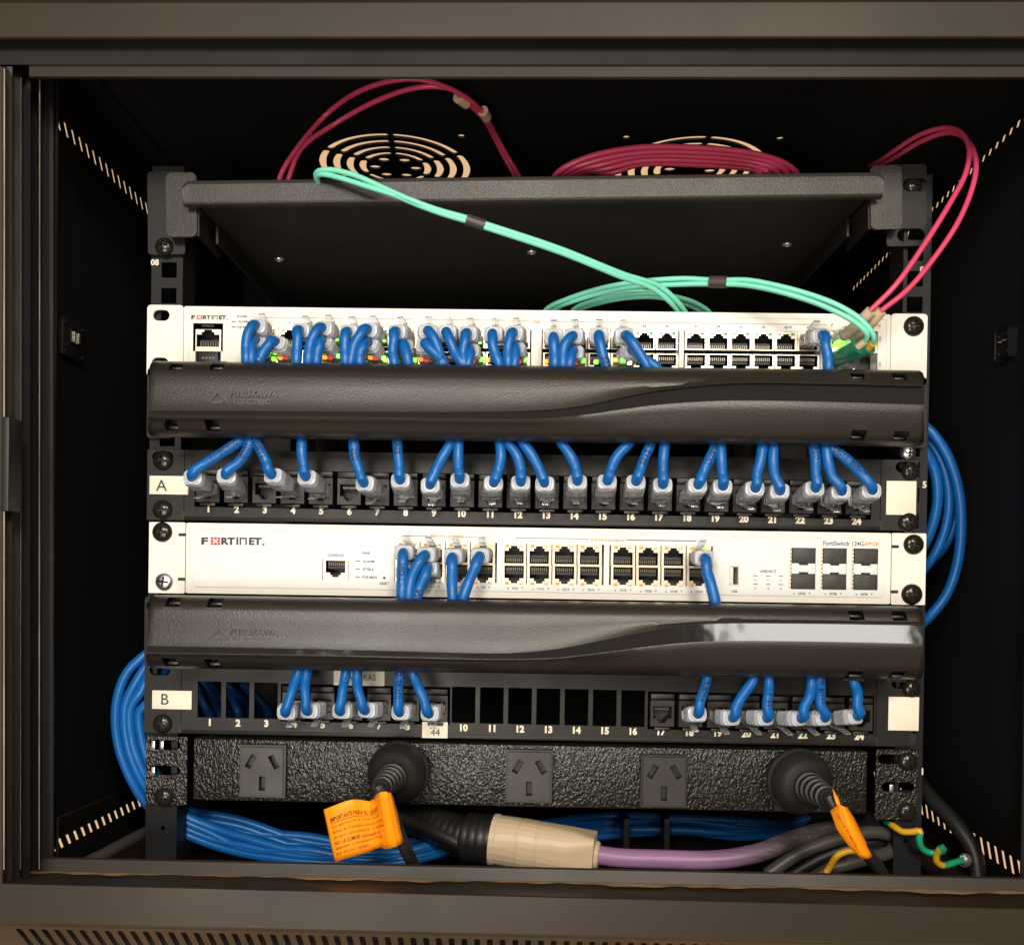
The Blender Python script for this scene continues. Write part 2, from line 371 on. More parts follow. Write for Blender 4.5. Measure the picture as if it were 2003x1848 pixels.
# ------------------------------------------------------------------ shared screw
def boolean(o, cutter):
    md = o.modifiers.new('b', 'BOOLEAN'); md.object = cutter; md.operation = 'DIFFERENCE'; md.solver = 'EXACT'
    bpy.context.view_layer.update()
    dg = bpy.context.evaluated_depsgraph_get(); me = bpy.data.meshes.new_from_object(o.evaluated_get(dg))
    o.modifiers.clear(); old = o.data; nm = old.name; o.data = me; bpy.data.meshes.remove(old); me.name = nm
    bpy.data.objects.remove(cutter); return o
def make_screw_mesh(m):
    mb = MB(); R_ = .0070
    mb.lathe((0, .0005, 0), (0, -1, 0), [(0, R_), (.0008, R_), (.0014, R_ * .97), (.0022, R_ * .86), (.0028, R_ * .66), (.0032, R_ * .38), (.0033, R_ * .1)], m, 36)
    o = mb.build('screw')
    c = MB(); a, b = .0038, .0008     # cross-shaped recess cutter
    cr_ = [(b, b), (b, a), (-b, a), (-b, b), (-a, b), (-a, -b), (-b, -b), (-b, -a), (b, -a), (b, -b), (a, -b), (a, b)]
    c.plate(cr_, [], -.006, -.0012, 'screwdark')
    boolean(o, c.build('cut')); me = o.data
    me.materials.clear(); me.materials.append(M[m]); me.materials.append(M['screwdark'])
    for p in me.polygons:
        c_0 = p.center; inside = (math.hypot(c_0.x, c_0.z) < .0040 and c_0.y > -.0029 and abs(p.normal.y) < .4) or (abs(c_0.y + .0012) < 1e-4 and p.normal.y < -.9)
        p.material_index = 1 if inside else 0
    me.set_sharp_from_angle(angle=math.radians(38))
    bpy.data.objects.remove(o); return me
SCR = {'b': make_screw_mesh('screwblack'), 's': make_screw_mesh('screwsilver')}
def screw(unit, uv, r=.0070, kind='b', Y=-.002, rot=0, label=None):
    o = bpy.data.objects.new('screw', SCR[kind]); COL.objects.link(o); o.parent = unit.e
    q = unit.p(uv, Y - .003); s_ = r / .0070
    o.matrix_local = Matrix.Translation((q.x, Y, q.z)) @ Matrix.Rotation(math.radians(rot), 4, 'Y') @ Matrix.Diagonal((s_, 1.25, s_, 1))
    if label: o['label'] = label
    return o

# ================================================================== CABINET
XL, XR, ZT, ZB, YB = -.284, .300, .2975, -.200, .36
cab = empty('wall_cabinet', Matrix.Translation((0, .1, ZB)), 'black steel network cabinet with slotted side panels round the whole rack', 'cabinet')
CI = Matrix.Translation((0, -.1, -ZB))   # world -> local of the cabinet
def cabpart(mb, name):
    bmesh.ops.transform(mb.bm, matrix=CI, verts=mb.bm.verts); return mb.build(name, cab)
def wall_panel(X, out_sign, slots, name):
    """vertical panel in the yz plane with slots given as lists of (y,z)"""
    mb = MB()
    y0, y1 = -.085, YB
    m4 = Matrix(((0, 1, 0, X), (1, 0, 0, 0), (0, 0, 1, 0), (0, 0, 0, 1)))
    mb.plate(rect(y0, ZB - .004, y1, ZT + .004), slots, 0, out_sign * .0006, 'inner', mtx=m4)
    bmesh.ops.recalc_face_normals(mb.bm, faces=mb.bm.faces)
    return cabpart(mb, name)
def slot_from_px(X, u, v, du, dv, w):
    a = [(u - w, v), (u + w, v), (u + du + w, v + dv), (u + du - w, v + dv)]
    return [(atX(p[0], p[1], X).y, atX(p[0], p[1], X).z) for p in a]
LS = []
# top-left slots run at one height, equally spaced in depth
pA = atX(109, 222, XL); pB = atX(283.5, 394, XL)
for i in range(16):
    t = i / 14; y = pA.y + (pB.y - pA.y) * t; z = pA.z + (pB.z - pA.z) * t
    if y > YB - .02: break
    LS.append([(y, z), (y + .0033, z), (y + .0079, z - .0075), (y + .0046, z - .0075)])
pA = atX(113, 1652, XL); pB = atX(268, 1572, XL)
n = 12
for i in range(-3, 16):
    t = i / n; y = pA.y + (pB.y - pA.y) * t; z = pA.z + (pB.z - pA.z) * t
    if y > YB - .02 or y < -.07: continue
    LS.append([(y, z + .0035), (y + .0038, z + .0035), (y + .0085, z - .0035), (y + .0047, z - .0035)])
wall_panel(XL, -1, LS, 'side_panel')
RS = []
pA = atX(1996.4, 238, XR); pB = atX(1826, 408, XR)
d = (pB.y - pA.y) / 14
for i in range(-2, 34):
    y = pA.y + d * i; z = pA.z + (pB.z - pA.z) * i / 14
    if y > YB - .02: break
    RS.append([(y, z + .0018), (y + abs(d) * .45, z + .0018), (y + abs(d) * .72, z - .0018), (y + abs(d) * .27, z - .0018)])
pA = atX(1994, 1700, XR); pB = atX(1823, 1592, XR)
d = (pB.y - pA.y) / 13
for i in range(-2, 26):
    y = pA.y + d * i; z = pA.z + (pB.z - pA.z) * i / 13
    if y > YB - .02: break
    RS.append([(y, z + .005), (y + abs(d) * .42, z + .005), (y + abs(d) * .42 - .004, z - .005), (y - .004, z - .005)])
wall_panel(XR, 1, RS, 'side_panel')
# roof with two fan grilles
def ring_slots(cx, cy):
    hs = []
    for k, r0 in enumerate((.0555, .0455, .0358, .0265)):
        wd_ = .0050
        for q in range(6):
            a0 = math.radians(-90 + 60 * q + 4); gap = .0038 / r0
            A0 = a0 + gap; A1 = a0 + math.pi / 3 - gap; n = 12; rm = r0 - wd_ / 2
            o = [(cx + r0 * math.cos(A0 + (A1 - A0) * i / n), cy + r0 * math.sin(A0 + (A1 - A0) * i / n)) for i in range(n + 1)]
            o += [(cx + rm * math.cos(A1) + wd_ / 2 * math.cos(A1 + math.pi * j / 6), cy + rm * math.sin(A1) + wd_ / 2 * math.sin(A1 + math.pi * j / 6)) for j in range(1, 6)]
            o += [(cx + (r0 - wd_) * math.cos(A1 - (A1 - A0) * i / n), cy + (r0 - wd_) * math.sin(A1 - (A1 - A0) * i / n)) for i in range(n + 1)]
            o += [(cx + rm * math.cos(A0) + wd_ / 2 * math.cos(A0 + math.pi + math.pi * j / 6), cy + rm * math.sin(A0) + wd_ / 2 * math.sin(A0 + math.pi + math.pi * j / 6)) for j in range(1, 6)]
            hs.append(o)
    for q in range(6):
        aa = math.radians(-60 + 60 * q + 4)
        hs.append([(cx + .0150 * math.cos(aa) + .0044 * math.cos(2 * math.pi * i / 10), cy + .0150 * math.sin(aa) + .0034 * math.sin(2 * math.pi * i / 10)) for i in range(10)])
    for sx in (-1, 1):
        for sy in (-1, 1):
            hs.append([(cx + sx * .0525 + .0026 * math.cos(2 * math.pi * i / 12), cy + sy * .0525 + .0026 * math.sin(2 * math.pi * i / 12)) for i in range(12)])
    return hs
m4 = Matrix(((1, 0, 0, 0), (0, 0, 1, 0), (0, 1, 0, ZT), (0, 0, 0, 1)))
mb = MB(); mb.plate(rect(XL - .006, -.10, XR + .006, YB), ring_slots(-.0997, .1185) + ring_slots(.1184, .1185), 0, .0014, 'inner', mtx=m4)
bmesh.ops.recalc_face_normals(mb.bm, faces=mb.bm.faces); cabpart(mb, 'roof_panel')
mb = MB(); mb.box(XL - .006, XR + .006, YB + .0002, YB + .0015, ZB - .004, ZT + .004, 'inner'); cabpart(mb, 'back_panel')
mb = MB(); mb.box(XL + .0002, XR - .0002, -.055, YB - .0002, ZB, ZB + .0015, 'inner')
cabpart(mb, 'floor_panel')
def bar(profile, name, m='frame', smooth=False):
    """profile: list of ((uL,vL),(uR,vR),Y) -> long bent sheet, closed behind"""
    mb = MB(); n = 24
    A = [at(*p[0], p[2]) for p in profile]; B = [at(*p[1], p[2]) for p in profile]
    rows = [[A[i].lerp(B[i], k / n) for i in range(len(A))] for k in range(n + 1)]
    mb.rings(rows, m, True, False); return cabpart(mb, name)
def hor(v0, v1, Y, u0=-120, u1=2120, um=(0, 2003)):
    s_ = (v1 - v0) / (um[1] - um[0]); return ((u0, v0 + s_ * (u0 - um[0])), (u1, v0 + s_ * (u1 - um[0])), Y)
bar([hor(-60, -60, -.085), hor(2, 0, -.0955), hor(4, 2, -.0968), hor(7, 5, -.0976), hor(72, 71, -.0978), hor(76, 75, -.0970), hor(79, 78, -.0950),
     hor(79, 78, -.080), hor(20, 20, -.080), hor(-60, -60, -.08)], 'top_front_bar')
bar([hor(40, 40, -.0880), hor(127, 127, -.0880), hor(128, 128.5, -.0875), hor(128, 128.5, -.060), hor(40, 40, -.060)], 'door_stop', 'inner')
bar([hor(128.5, 129, -.0895, 57, 2120), hor(131, 131.5, -.0908, 57, 2120), hor(150, 151, -.0912, 57, 2120), hor(155, 156, -.0890, 57, 2120), hor(155, 156, -.058, 57, 2120), hor(128.5, 129, -.058, 57, 2120)], 'top_lip')
bar([hor(1673, 1715, -.0600), hor(1677, 1719, -.0615), hor(1701, 1742, -.0635), hor(1704, 1745.5, -.0670), hor(1706, 1748, -.0690),
     hor(1712, 1754, -.0730), hor(1724, 1773, -.1040), hor(1725, 1775, -.1070), hor(1728, 1778, -.1086), hor(1803, 1848, -.1090),
     hor(1808, 1853, -.1075), hor(1808, 1853, -.0950), hor(1720, 1765, -.0640), hor(1673, 1715, -.0560)], 'bottom_front_bar')
mb = MB(); n = 260; A = []; B = []  # wavy tan strip that paints the reflection along the bottom lip
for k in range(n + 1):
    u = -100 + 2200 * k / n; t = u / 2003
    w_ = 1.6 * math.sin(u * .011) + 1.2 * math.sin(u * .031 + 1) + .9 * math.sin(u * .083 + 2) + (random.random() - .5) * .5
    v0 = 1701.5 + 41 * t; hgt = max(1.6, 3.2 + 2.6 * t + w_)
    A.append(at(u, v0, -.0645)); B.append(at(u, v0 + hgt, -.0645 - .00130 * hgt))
mb.strip(A, B, 'sheenpaint'); cabpart(mb, 'painted_sheen')
# slotted skirt running back and down under the bottom bar
mb = MB()
o0 = at(-100, 1806.5, -.1072); o1 = at(2100, 1856, -.1072); ex = (o1 - o0); Lw = ex.length; ex.normalize()
dn = Vector((0, .70, -.71)); dn = (dn - ex * dn.dot(ex)).normalized(); nm = ex.cross(dn)
hs = []
p_ = .00655; k0 = int((at(60, 1820, -.1).x - o0.x) / p_)
for i in range(k0, int(Lw / p_) - 2):
    x = i * p_; hs.append(rr(x, -.032, x + .0030, -.0035, .0013, 3))
m4 = Matrix(((ex.x, nm.x, -dn.x, o0.x), (ex.y, nm.y, -dn.y, o0.y), (ex.z, nm.z, -dn.z, o0.z), (0, 0, 0, 1)))
mb.plate(rect(0, -.036, Lw, 0), hs, 0, .0012, 'frame', mtx=m4); bmesh.ops.recalc_face_normals(mb.bm, faces=mb.bm.faces)
cabpart(mb, 'slotted_skirt')
mb = MB(); q0 = at(-120, 1900, -.06); mb.box(q0.x, at(2120, 1900, -.06).x, -.064, -.062, ZB - .03, at(1000, 1760, -.064).z, 'inner'); cabpart(mb, 'skirt_backing')
def post(cols, vt, vb, name, mirror=False, m='frame'):
    mb = MB(); n = 10; rows = []
    for k in range(n + 1):
        rows.append([at(u, vt, Y).lerp(at(u2, vb, Y), k / n) for u, u2, Y in cols])
    mb.rings(rows, m, True, False); return cabpart(mb, name)
post([(-60, -60, -.108), (5, 4, -.108), (7.5, 6.5, -.1070), (9.5, 8.5, -.1040), (13, 12, -.0960), (24, 23, -.0955), (26, 25, -.0900), (26, 25, -.06), (-60, -60, -.06)], 131, 1735, 'left_post')
post([(24, 23, -.0800), (39, 38, -.0780), (41, 40, -.0790), (43, 42, -.0780), (46, 45, -.0740), (60, 59, -.0735), (60, 59, -.058), (24, 23, -.058)], 132, 1722, 'post_rib', m='rail')
post([(58, 57, -.0640), (74, 73, -.0640), (76, 75, -.0660), (78.5, 77.5, -.0660), (80.5, 79.5, -.0640), (83, 82, -.0600), (97, 97, -.0570), (104, 104, -.0560), (107, 107, -.0530), (107, 107, -.0500), (58, 57, -.0500)], 150, 1700, 'inner_rib', m='rail')
for (u0, u1, Y_) in ((7.2, 9.6, -.1076), (40.2, 41.6, -.0797), (76.4, 78.8, -.0667)):  # thin pale strips laid along the post and rib edges
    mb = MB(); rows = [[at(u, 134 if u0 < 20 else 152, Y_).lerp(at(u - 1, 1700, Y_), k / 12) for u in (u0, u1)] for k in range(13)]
    mb.strip([r[0] for r in rows], [r[1] for r in rows], 'paleedge'); cabpart(mb, 'pale_edge')
mb = MB(); a = at(107, 900, -.0515); mb.box(XL, a.x - .0003, -.0515, -.0500, ZB, ZT, 'inner'); cabpart(mb, 'post_return')
mb = MB(); a = at(2012, 900, -.0515); mb.box(a.x, XR + .03, -.0515, -.0500, ZB, ZT, 'inner'); cabpart(mb, 'post_return')
mb = MB(); a = at(3, 815, -.1084); b = at(17, 1000, -.1084)
mb.box(a.x, b.x, -.1088, -.0965, b.z, a.z, 'screwdark', .0008); cabpart(mb, 'latch_slot')
mb = MB(); a = at(17, 813, -.100); b = at(19, 1001, -.100); mb.box(a.x, b.x, -.1005, -.096, b.z, a.z, 'frame'); cabpart(mb, 'latch_slot_rim')
# latch plates inside both side panels
for (X, p0, p1, sg) in ((XL, (110, 617), (152, 712), 1), (XR, (1990, 640), (1962, 705), -1)):
    mb = MB(); a = atX(*p0, X); b = atX(*p1, X)
    y0, y1 = min(a.y, b.y), max(a.y, b.y)
    mb.box(X + sg * .0002, X + sg * .0045, y0, y1, b.z, a.z, 'inner', .001)
    ym = (y0 + y1) / 2
    mb.box(X + sg * .0046, X + sg * .0056, ym - .006, ym + .006, b.z + .009, a.z - .006, 'jackdark')
    for dy in (-.0028, .0026):
        mb.box(X + sg * .0057, X + sg * .0066, ym + dy - .0009, ym + dy + .0009, b.z + .010, a.z - .007, 'silver')
    for sy in (y0 + .003, y1 - .003):
        for sz in (b.z + .003, a.z - .003):
            mb.lathe((X + sg * .0045, sy, sz), (sg, 0, 0), [(0, .0014), (.0008, .0012), (.0011, .0003)], 'rail', 12)
    cabpart(mb, 'latch_plate')
# long bent flange along the lower left wall and guide rods
mb = MB()
pp = [atX(*t5(315, 945), XL + .012), atX(*t5(600, 825), XL + .012)]
mb.tube([pp[0], pp[1]], .0007, 'frame', 6); mb.tube([pp[0], pp[0] + Vector((0, 0, -.022))], .0007, 'frame', 6); cabpart(mb, 'cable_guide')
mb = MB(); mb.box(XL + .0005, XL + .030, -.045, YB, ZB + .003, ZB + .006, 'frame', .001); cabpart(mb, 'floor_ledge')
mb = MB(); mb.box(XR - .030, XR - .0005, -.045, YB, ZB + .003, ZB + .006, 'frame', .001); cabpart(mb, 'floor_ledge')
# mounting rails
def rail(uL, uR, uLb, uRb, side):
    mb = MB(); y0, y1 = .0022, .0040
    a = at(uL, 1116, y0); b = at(uR, 1116, y0); zt = at(300, 326 if side < 0 else 330, .003).z; zb = ZB + .002
    xl, xr = a.x, b.x; hs = []
    ztop = at(300 if side < 0 else 1800, 598 if side < 0 else 616, y0).z    # top of unit seven
    hx = (xl + xr) / 2 + side * (-.0012)
    for k in range(-10, 40):
        for off in (.0064, .0222, .0381):
            z = ztop + k * -.04445 - off + 0
            if zb + .02 < z < zt - .02 and not (z < ztop - .312): hs.append(rr(hx - .0048, z - .0048, hx + .0048, z + .0048, .0004, 1))
    hs.append([(hx + .0015 * math.cos(i * .7854), zb + .034 + .0015 * math.sin(i * .7854)) for i in range(8)])
    mb.plate(rect(xl, zb, xr, zt), hs, y0, y1, 'rail')
    x = xl if side < 0 else xr
    mb.box(min(x, x - side * .0016), max(x, x - side * .0016), y1, .030, zb, zt, 'rail')
    x2 = xr if side < 0 else xl
    mb.box(min(x2, x2 + side * .0016), max(x2, x2 + side * .0016), y1, .024, zb, zt, 'rail')
    o = cabpart(mb, 'mounting_rail'); return o
rl = rail(290, 351, 0, 0, -1); rrl = rail(1757, 1811, 0, 0, 1)
mb = MB()
def railtext(s_, uv, h, par):
    me, tw, th = text_mesh(s_, .03, .03); c0 = at(*uv, .0020); k = (.002 - CAM.y) / F * h / th
    q = MB(); q.add_mesh(me, 'numink', lambda v: Vector((c0.x + v.x * k, .0020 - v.z * .004, c0.z + v.y * k)))
    bmesh.ops.transform(q.bm, matrix=CI, verts=q.bm.verts); q.build('unit_number', par)
railtext('08', (303, 513.5), 12, rl); railtext('9', (1808, 386), 13, rrl); railtext('8', (1803, 527), 12, rrl)
railtext('5', c_(1944, 342, 2), 13, rrl); railtext('1', c_(1930, 742, 4), 13, rrl)
# rear rails, dim in the back
for x in (XL + .055, XR - .055):
    mb = MB(); mb.box(x - .012, x + .012, .285, .288, ZB + .002, ZT - .002, 'rail'); cabpart(mb, 'rear_rail')
# diagonal roof brace on the left side of the roof
mb = MB(); mb.box(XL + .0005, XL + .020, -.045, YB, ZT - .0025, ZT - .0005, 'inner'); cabpart(mb, 'roof_flange')

# ================================================================== SHELF
U = Unit('shelf', (355, 351), (1729, 334), 'black textured rack shelf with a rolled front lip above the white switches', 'shelf')
yl = -.022
def lp(uv, Y=yl): return U.xz(uv, Y)
a = U.p((356, 351), yl); b = U.p((1729, 334), yl); zb_ = U.p((1000, 391.5), yl).z
mb = MB(); n = 28
prof = [(.0006, a.z - .0012), (.0000, a.z - .0030), (.0000, zb_ + .0016), (.0005, zb_ + .0006), (.0016, zb_), (.0060, zb_ - .0001), (.0060, zb_ + .0012), (.0016, zb_ + .0035), (.0016, a.z - .0030), (.0030, a.z - .0012), (.0030, a.z)]
prof = [(.0022, a.z), (.0006, a.z - .0010)] + prof[1:]
prof = [(y + (.0010 * (a.z - z) / .015 if y < .003 else 0), z) for y, z in prof]
def prow(x, sh=0): return [Vector((x, yl + y, z - (sh if z > (a.z + zb_) / 2 else 0))) for y, z in prof]
xs = [(a.x, .0035), (a.x + .0012, .0014), (a.x + .0035, .0)] + [(a.x + .0035 + (b.x - a.x - .007) * k / n, 0) for k in range(1, n)] + [(b.x - .0035, 0), (b.x - .0012, .0014), (b.x, .0035)]
mb.rings([prow(x, s_) for x, s_ in xs], 'shelf', True, False); mb.build('front_lip', U.e)
mb = MB(); mb.box(a.x + .009, b.x - .009, yl + .0062, .275, zb_, zb_ + .0014, 'blackmetal'); mb.build('tray', U.e)
for k in (0, 1):
    x0 = a.x + .009 if k == 0 else b.x - .0105
    mb = MB(); mb.box(x0, x0 + .0015, .012, .275, zb_ - .012, zb_ - .0003, 'blackmetal'); mb.build('side_flange', U.e)
for (u, v) in ((546, 497), (1040, 493.5), (1540, 489)):
    d = ray(u, v); z = (U.fr @ Vector((.2, 0, zb_))).z; q = U.inv @ atZ(u, v, z + .0002)
    mb = MB(); mb.lathe((q.x, q.y, zb_ - .0001), (0, 0, -1), [(0, .0034), (.0008, .0030), (.0010, .0022), (.0004, .0018), (.0002, .0005)], 'silver', 20); mb.build('rivet', U.e)
for side in (0, 1):
    mb = MB()
    if side == 0: c0, c1, r0, r1 = (324, 338), (385, 463), (288, 336), (362, 497)
    else: c0, c1, r0, r1 = (1703, 324), (1765, 448), (1734, 322), (1813, 481)
    ya = -.012
    p0 = U.xz(c0, ya); p1 = U.xz(c1, ya)
    x0, x1 = sorted((p0[0], p1[0])); z1, z0 = max(p0[1], p1[1]), min(p0[1], p1[1])
    mb.plate(rr(x0, z0, x1, z1, .0035, 5), [], ya, ya + .0018, 'shelf')
    xi = x1 if side == 0 else x0
    mb.box(xi - .0009, xi + .0009, ya + .0019, .03, z0 + .001, z0 + .018, 'blackmetal')
    xo = x0 if side == 0 else x1
    mb.box(xo - .0012 + (.0013 if side == 0 else -.0013), xo + .0012 + (.0013 if side == 0 else -.0013), ya + .0019, -.0019, z0 + .003, z1 - .003, 'blackmetal')
    mb.build('bracket', U.e)
    mb = MB(); p0 = U.xz(r0, -.002); p1 = U.xz(r1, -.002); x0, x1 = sorted((p0[0], p1[0])); z0, z1 = sorted((p0[1], p1[1]))
    hs = []
    if side == 1:
        h = U.xz(c_(1860, 0, 1), 0); q = U.xz((1782, 460), -.002); hs = [rr(q[0] - .0085, q[1] - .004, q[0] + .0085, q[1] + .004, .004, 5)]
        q = U.xz((1790, 362), -.002); hs.append(rr(q[0] - .0075, q[1] - .004, q[0] + .0075, q[1] + .004, .004, 5))
    mb.plate(rr(x0, z0, x1, z1, .002, 4), hs, -.0020, 0, 'blackmetal'); mb.build('ear', U.e)
screw(U, (318, 480), .0057); screw(U, (1790, 361), .0052, Y=.001, rot=20)

# ================================================================== SWITCHES
def make_port_meshes(pw, ph, hw, hh, up, notchleds):
    mb = MB(); mb.plate(rect(-pw / 2, -ph / 2, pw / 2, ph / 2), [thole(0, (-.0006 if up else .0006), hw, hh, up)], 0, .0012, 'shield'); s = mb
    sh = mb.build('port'); me1 = sh.data; bpy.data.objects.remove(sh)
    mb = MB(); x0, x1, z0, z1 = -pw / 2 + .0004, pw / 2 - .0004, -ph / 2 + .0004, ph / 2 - .0004; yf, yb = .0013, .013
    mb.quad([(x0, yb, z0), (x1, yb, z0), (x1, yb, z1), (x0, yb, z1)], 'cavity')
    for q in ([(x0, yf, z0), (x0, yb, z0), (x0, yb, z1), (x0, yf, z1)], [(x1, yf, z0), (x1, yb, z0), (x1, yb, z1), (x1, yf, z1)],
              [(x0, yf, z0), (x1, yf, z0), (x1, yb, z0), (x0, yb, z0)], [(x0, yf, z1), (x1, yf, z1), (x1, yb, z1), (x0, yb, z1)]): mb.quad(q, 'cavity')
    s_ = -1 if up else 1
    for k in range(8):
        x = -hw * .38 + hw * .76 * k / 7
        zz = s_ * hh * .36
        mb.box(x - .00028, x + .00028, .0030, .0075, zz - .0011, zz + .0011, 'contact')
    mb.box(-hw * .45, hw * .45, .0045, .012, s_ * hh * .15 - .0008, s_ * hh * .15 + .0008, 'cavity')
    o = mb.build('cavity'); me2 = o.data; bpy.data.objects.remove(o)
    return me1, me2
def led_mesh(m, w=.0024, h=.0016):
    mb = MB(); mb.box(-w / 2, w / 2, -.0006, .0010, -h / 2, h / 2, m, .0005); o = mb.build('led'); me = o.data; bpy.data.objects.remove(o); return me
LM = {k: led_mesh(k) for k in ('amber', 'clearled', 'greenled', 'litgreen', 'litorange', 'litwhite', 'litred')}
def put(name, me, parent, loc, scl=None):
    o = bpy.data.objects.new(name, me); COL.objects.link(o); o.parent = parent; o.location = loc
    if scl: o.scale = scl
    return o
def ports(U_, cols, vrow, Y, pw, ph, hw, hh, up, ledL, ledR, lz=None, skipled=()):
    m1, m2 = make_port_meshes(pw, ph, hw, hh, up, True); res = []
    for k, u in enumerate(cols):
        q = U_.p((u, vrow(u)), Y); o = put('port', m1, U_.e, (q.x, Y, q.z)); put('cavity', m2, o, (0, 0, 0)); res.append((q.x, Y, q.z))
        z = (1 if up else -1) * (ph / 2 - .0018)
        l, r = ledL, ledR
        if k in skipled: l, r = skipled[k]
        put('led', LM[l], o, (-hw * .36, -.0002, z)); put('led', LM[r], o, (hw * .36, -.0002, z))
    return res
def grp_hole(U_, p0, p1, Y):
    a = U_.xz(p0, Y); b = U_.xz(p1, Y); return rect(min(a[0], b[0]), min(a[1], b[1]), max(a[0], b[0]), max(a[1], b[1]))
def framed(U_, mb, p0, p1, Y, w, m, r=.002):
    """thin outline printed on the face"""
    a = U_.xz(p0, Y); b = U_.xz(p1, Y); o = rr(a[0], a[1], b[0], b[1], r); x0, x1 = sorted((a[0], b[0])); z0, z1 = sorted((a[1], b[1]))
    mb.plate(o, [rr(x0 + w, z0 + w, x1 - w, z1 - w, max(r - w, .0004))], Y - .0001, Y + .0001, m)
def line(U_, mb, p0, p1, Y, w, m):
    a = U_.p(p0, Y); b = U_.p(p1, Y); mb.box(min(a.x, b.x) - w / 2, max(a.x, b.x) + w / 2, Y - .00012, Y + .0002, min(a.z, b.z) - w / 2, max(a.z, b.z) + w / 2, m)
def logo(U_, mb, x0, x1, y, h, Y):
    """white switch maker's word mark, with the red dotted O"""
    u0, v0 = x0; u1, v1 = x1; wd_ = u1 - u0
    def P(t): return (u0 + wd_ * t, v0 + (v1 - v0) * t)
    U_.text(mb, 'F', P(.055), h, 'ink', Y, w=wd_ * .105, bold=.045)
    U_.text(mb, 'RT', P(.425), h, 'ink', Y, w=wd_ * .215, bold=.045); U_.text(mb, 'I', P(.572), h, 'ink', Y, w=wd_ * .03, bold=.045)
    # round-shouldered n
    c0 = U_.p(P(.665), Y); k = (Y - CAM.y) / F; w_ = wd_ * .115 * k; hh_ = h * k; tk = h * k * .2
    o = rr(c0.x - w_ / 2, c0.z - hh_ / 2 - tk, c0.x + w_ / 2, c0.z + hh_ / 2, hh_ * .3)
    mb.box(c0.x - w_ / 2, c0.x - w_ / 2 + tk, Y - .00022, Y + .0002, c0.z - hh_ / 2, c0.z + hh_ / 2, 'ink')
    mb.box(c0.x + w_ / 2 - tk, c0.x + w_ / 2, Y - .00022, Y + .0002, c0.z - hh_ / 2, c0.z + hh_ / 2 - tk * .5, 'ink')
    mb.box(c0.x - w_ / 2 + tk, c0.x + w_ / 2 - tk * .3, Y - .0002, Y + .0002, c0.z + hh_ / 2 - tk, c0.z + hh_ / 2, 'ink')
    U_.text(mb, 'ET', P(.855), h, 'ink', Y, w=wd_ * .2, bold=.045)
    c0 = U_.p(P(.225), Y); w_ = wd_ * .16 * k
    for i in range(3):
        for j in range(3):
            if i == 1 and j == 1: continue
            x = c0.x + (i - 1) * w_ * .34; z = c0.z + (j - 1) * hh_ * .37
            mb.box(x - w_ * .135, x + w_ * .135, Y - .0002, Y + .0002, z - hh_ * .15, z + hh_ * .15, 'redink')
    c0 = U_.p(P(.985), Y); q = .16 * hh_; d_ = c0.z - hh_ * .42
    mb.lathe((c0.x, Y + .0001, d_), (0, -1, 0), [(0, q), (.0003, q)], 'greyink', 12)

# ---------------- top switch (48 ports)
S1 = Unit('network_switch', (287, 597), (1813, 615), 'white 48-port network switch at the top, crowded with blue cables and lit lamps', 'network switch', 'white rack switches')
YF = -.0042
def bx(u0, u1, vt, vb_, Y, U_): return None
zt = S1.p((1000, 606), 0).z; 
mb = MB()
for side, (l, r_) in enumerate((((287, 0), (358, 0)), ((1742, 0), (1813, 0)))):
    x0 = S1.p((l[0], 700), -.002).x; x1 = S1.p((r_[0], 700), -.002).x
    z1 = -.0003; z0 = z1 - .0440; hs = []
    h = S1.xz(a_(210, 165, 1), -.002); h2 = S1.xz(a_(200, 530, 1), -.002)
    if side == 0: hs = [rr(h[0] - .0052, h[1] - .0034, h[0] + .0052, h[1] + .0034, .0034), rr(h2[0] - .0052, h2[1] - .0050, h2[0] + .0052, h2[1] + .0040, .0034)]
    mb = MB(); mb.plate(rr(x0, z0, x1, z1, .0022), hs, -.0020, -.0002, 'white'); mb.build('ear', S1.e)
screw(S1, c_(1885, 212, 1), .0062)
x0 = S1.p((359, 700), YF).x; x1 = S1.p((1741, 700), YF).x; z1 = S1.p((1000, 606.5), YF).z; z0 = z1 - .0436
colsT = [522.5 + 43.75 * k for k in range(6)] + [794.6 + 44.15 * k for k in range(6)] + [1083.2 + 44.3 * k for k in range(6)] + [1361.3 + 44.0 * k for k in range(6)]
def v1t(u): return 658.5 + (u - 522) * .0085 + 0
def v1b(u): return 704.0 + (u - 522) * .0085
grp = [(colsT[0], colsT[5]), (colsT[6], colsT[11]), (colsT[12], colsT[17]), (colsT[18], colsT[23])]
holes = [grp_hole(S1, (g[0] - 23.2, v1t(g[0]) - 19), (g[1] + 23.2, v1b(g[1]) + 21), YF) for g in grp]
holes.append(grp_hole(S1, a_(468, 270, 1), a_(655, 620, 1), YF))
holes.append(grp_hole(S1, c_(1315, 250, 1), c_(1628, 590, 1), YF))
mb = MB(); mb.plate(rr(x0, z0, x1, z1, .0012), holes, YF, YF + .0016, 'white'); mb.build('faceplate', S1.e)
mb = MB(); mb.box(x0 + .0004, x1 - .0004, YF + .014, .26, z0 + .0004, z1 - .0002, 'white')
mb.box(x0 + .0004, x1 - .0004, YF + .0018, YF + .0139, z1 - .0016, z1 - .0002, 'white'); mb.build('chassis', S1.e)
mb = MB()
framed(S1, mb, a_(420, 135, 1), c_(1685, 640, 1), YF, .00022, 'midink', .0016)
logo(S1, mb, a_(435, 180, 1), a_(710, 182, 1), None, 8.0, YF)
S1.text(mb, 'CONSOLE', a_(560, 245, 1), 3.8, 'greyink', YF)
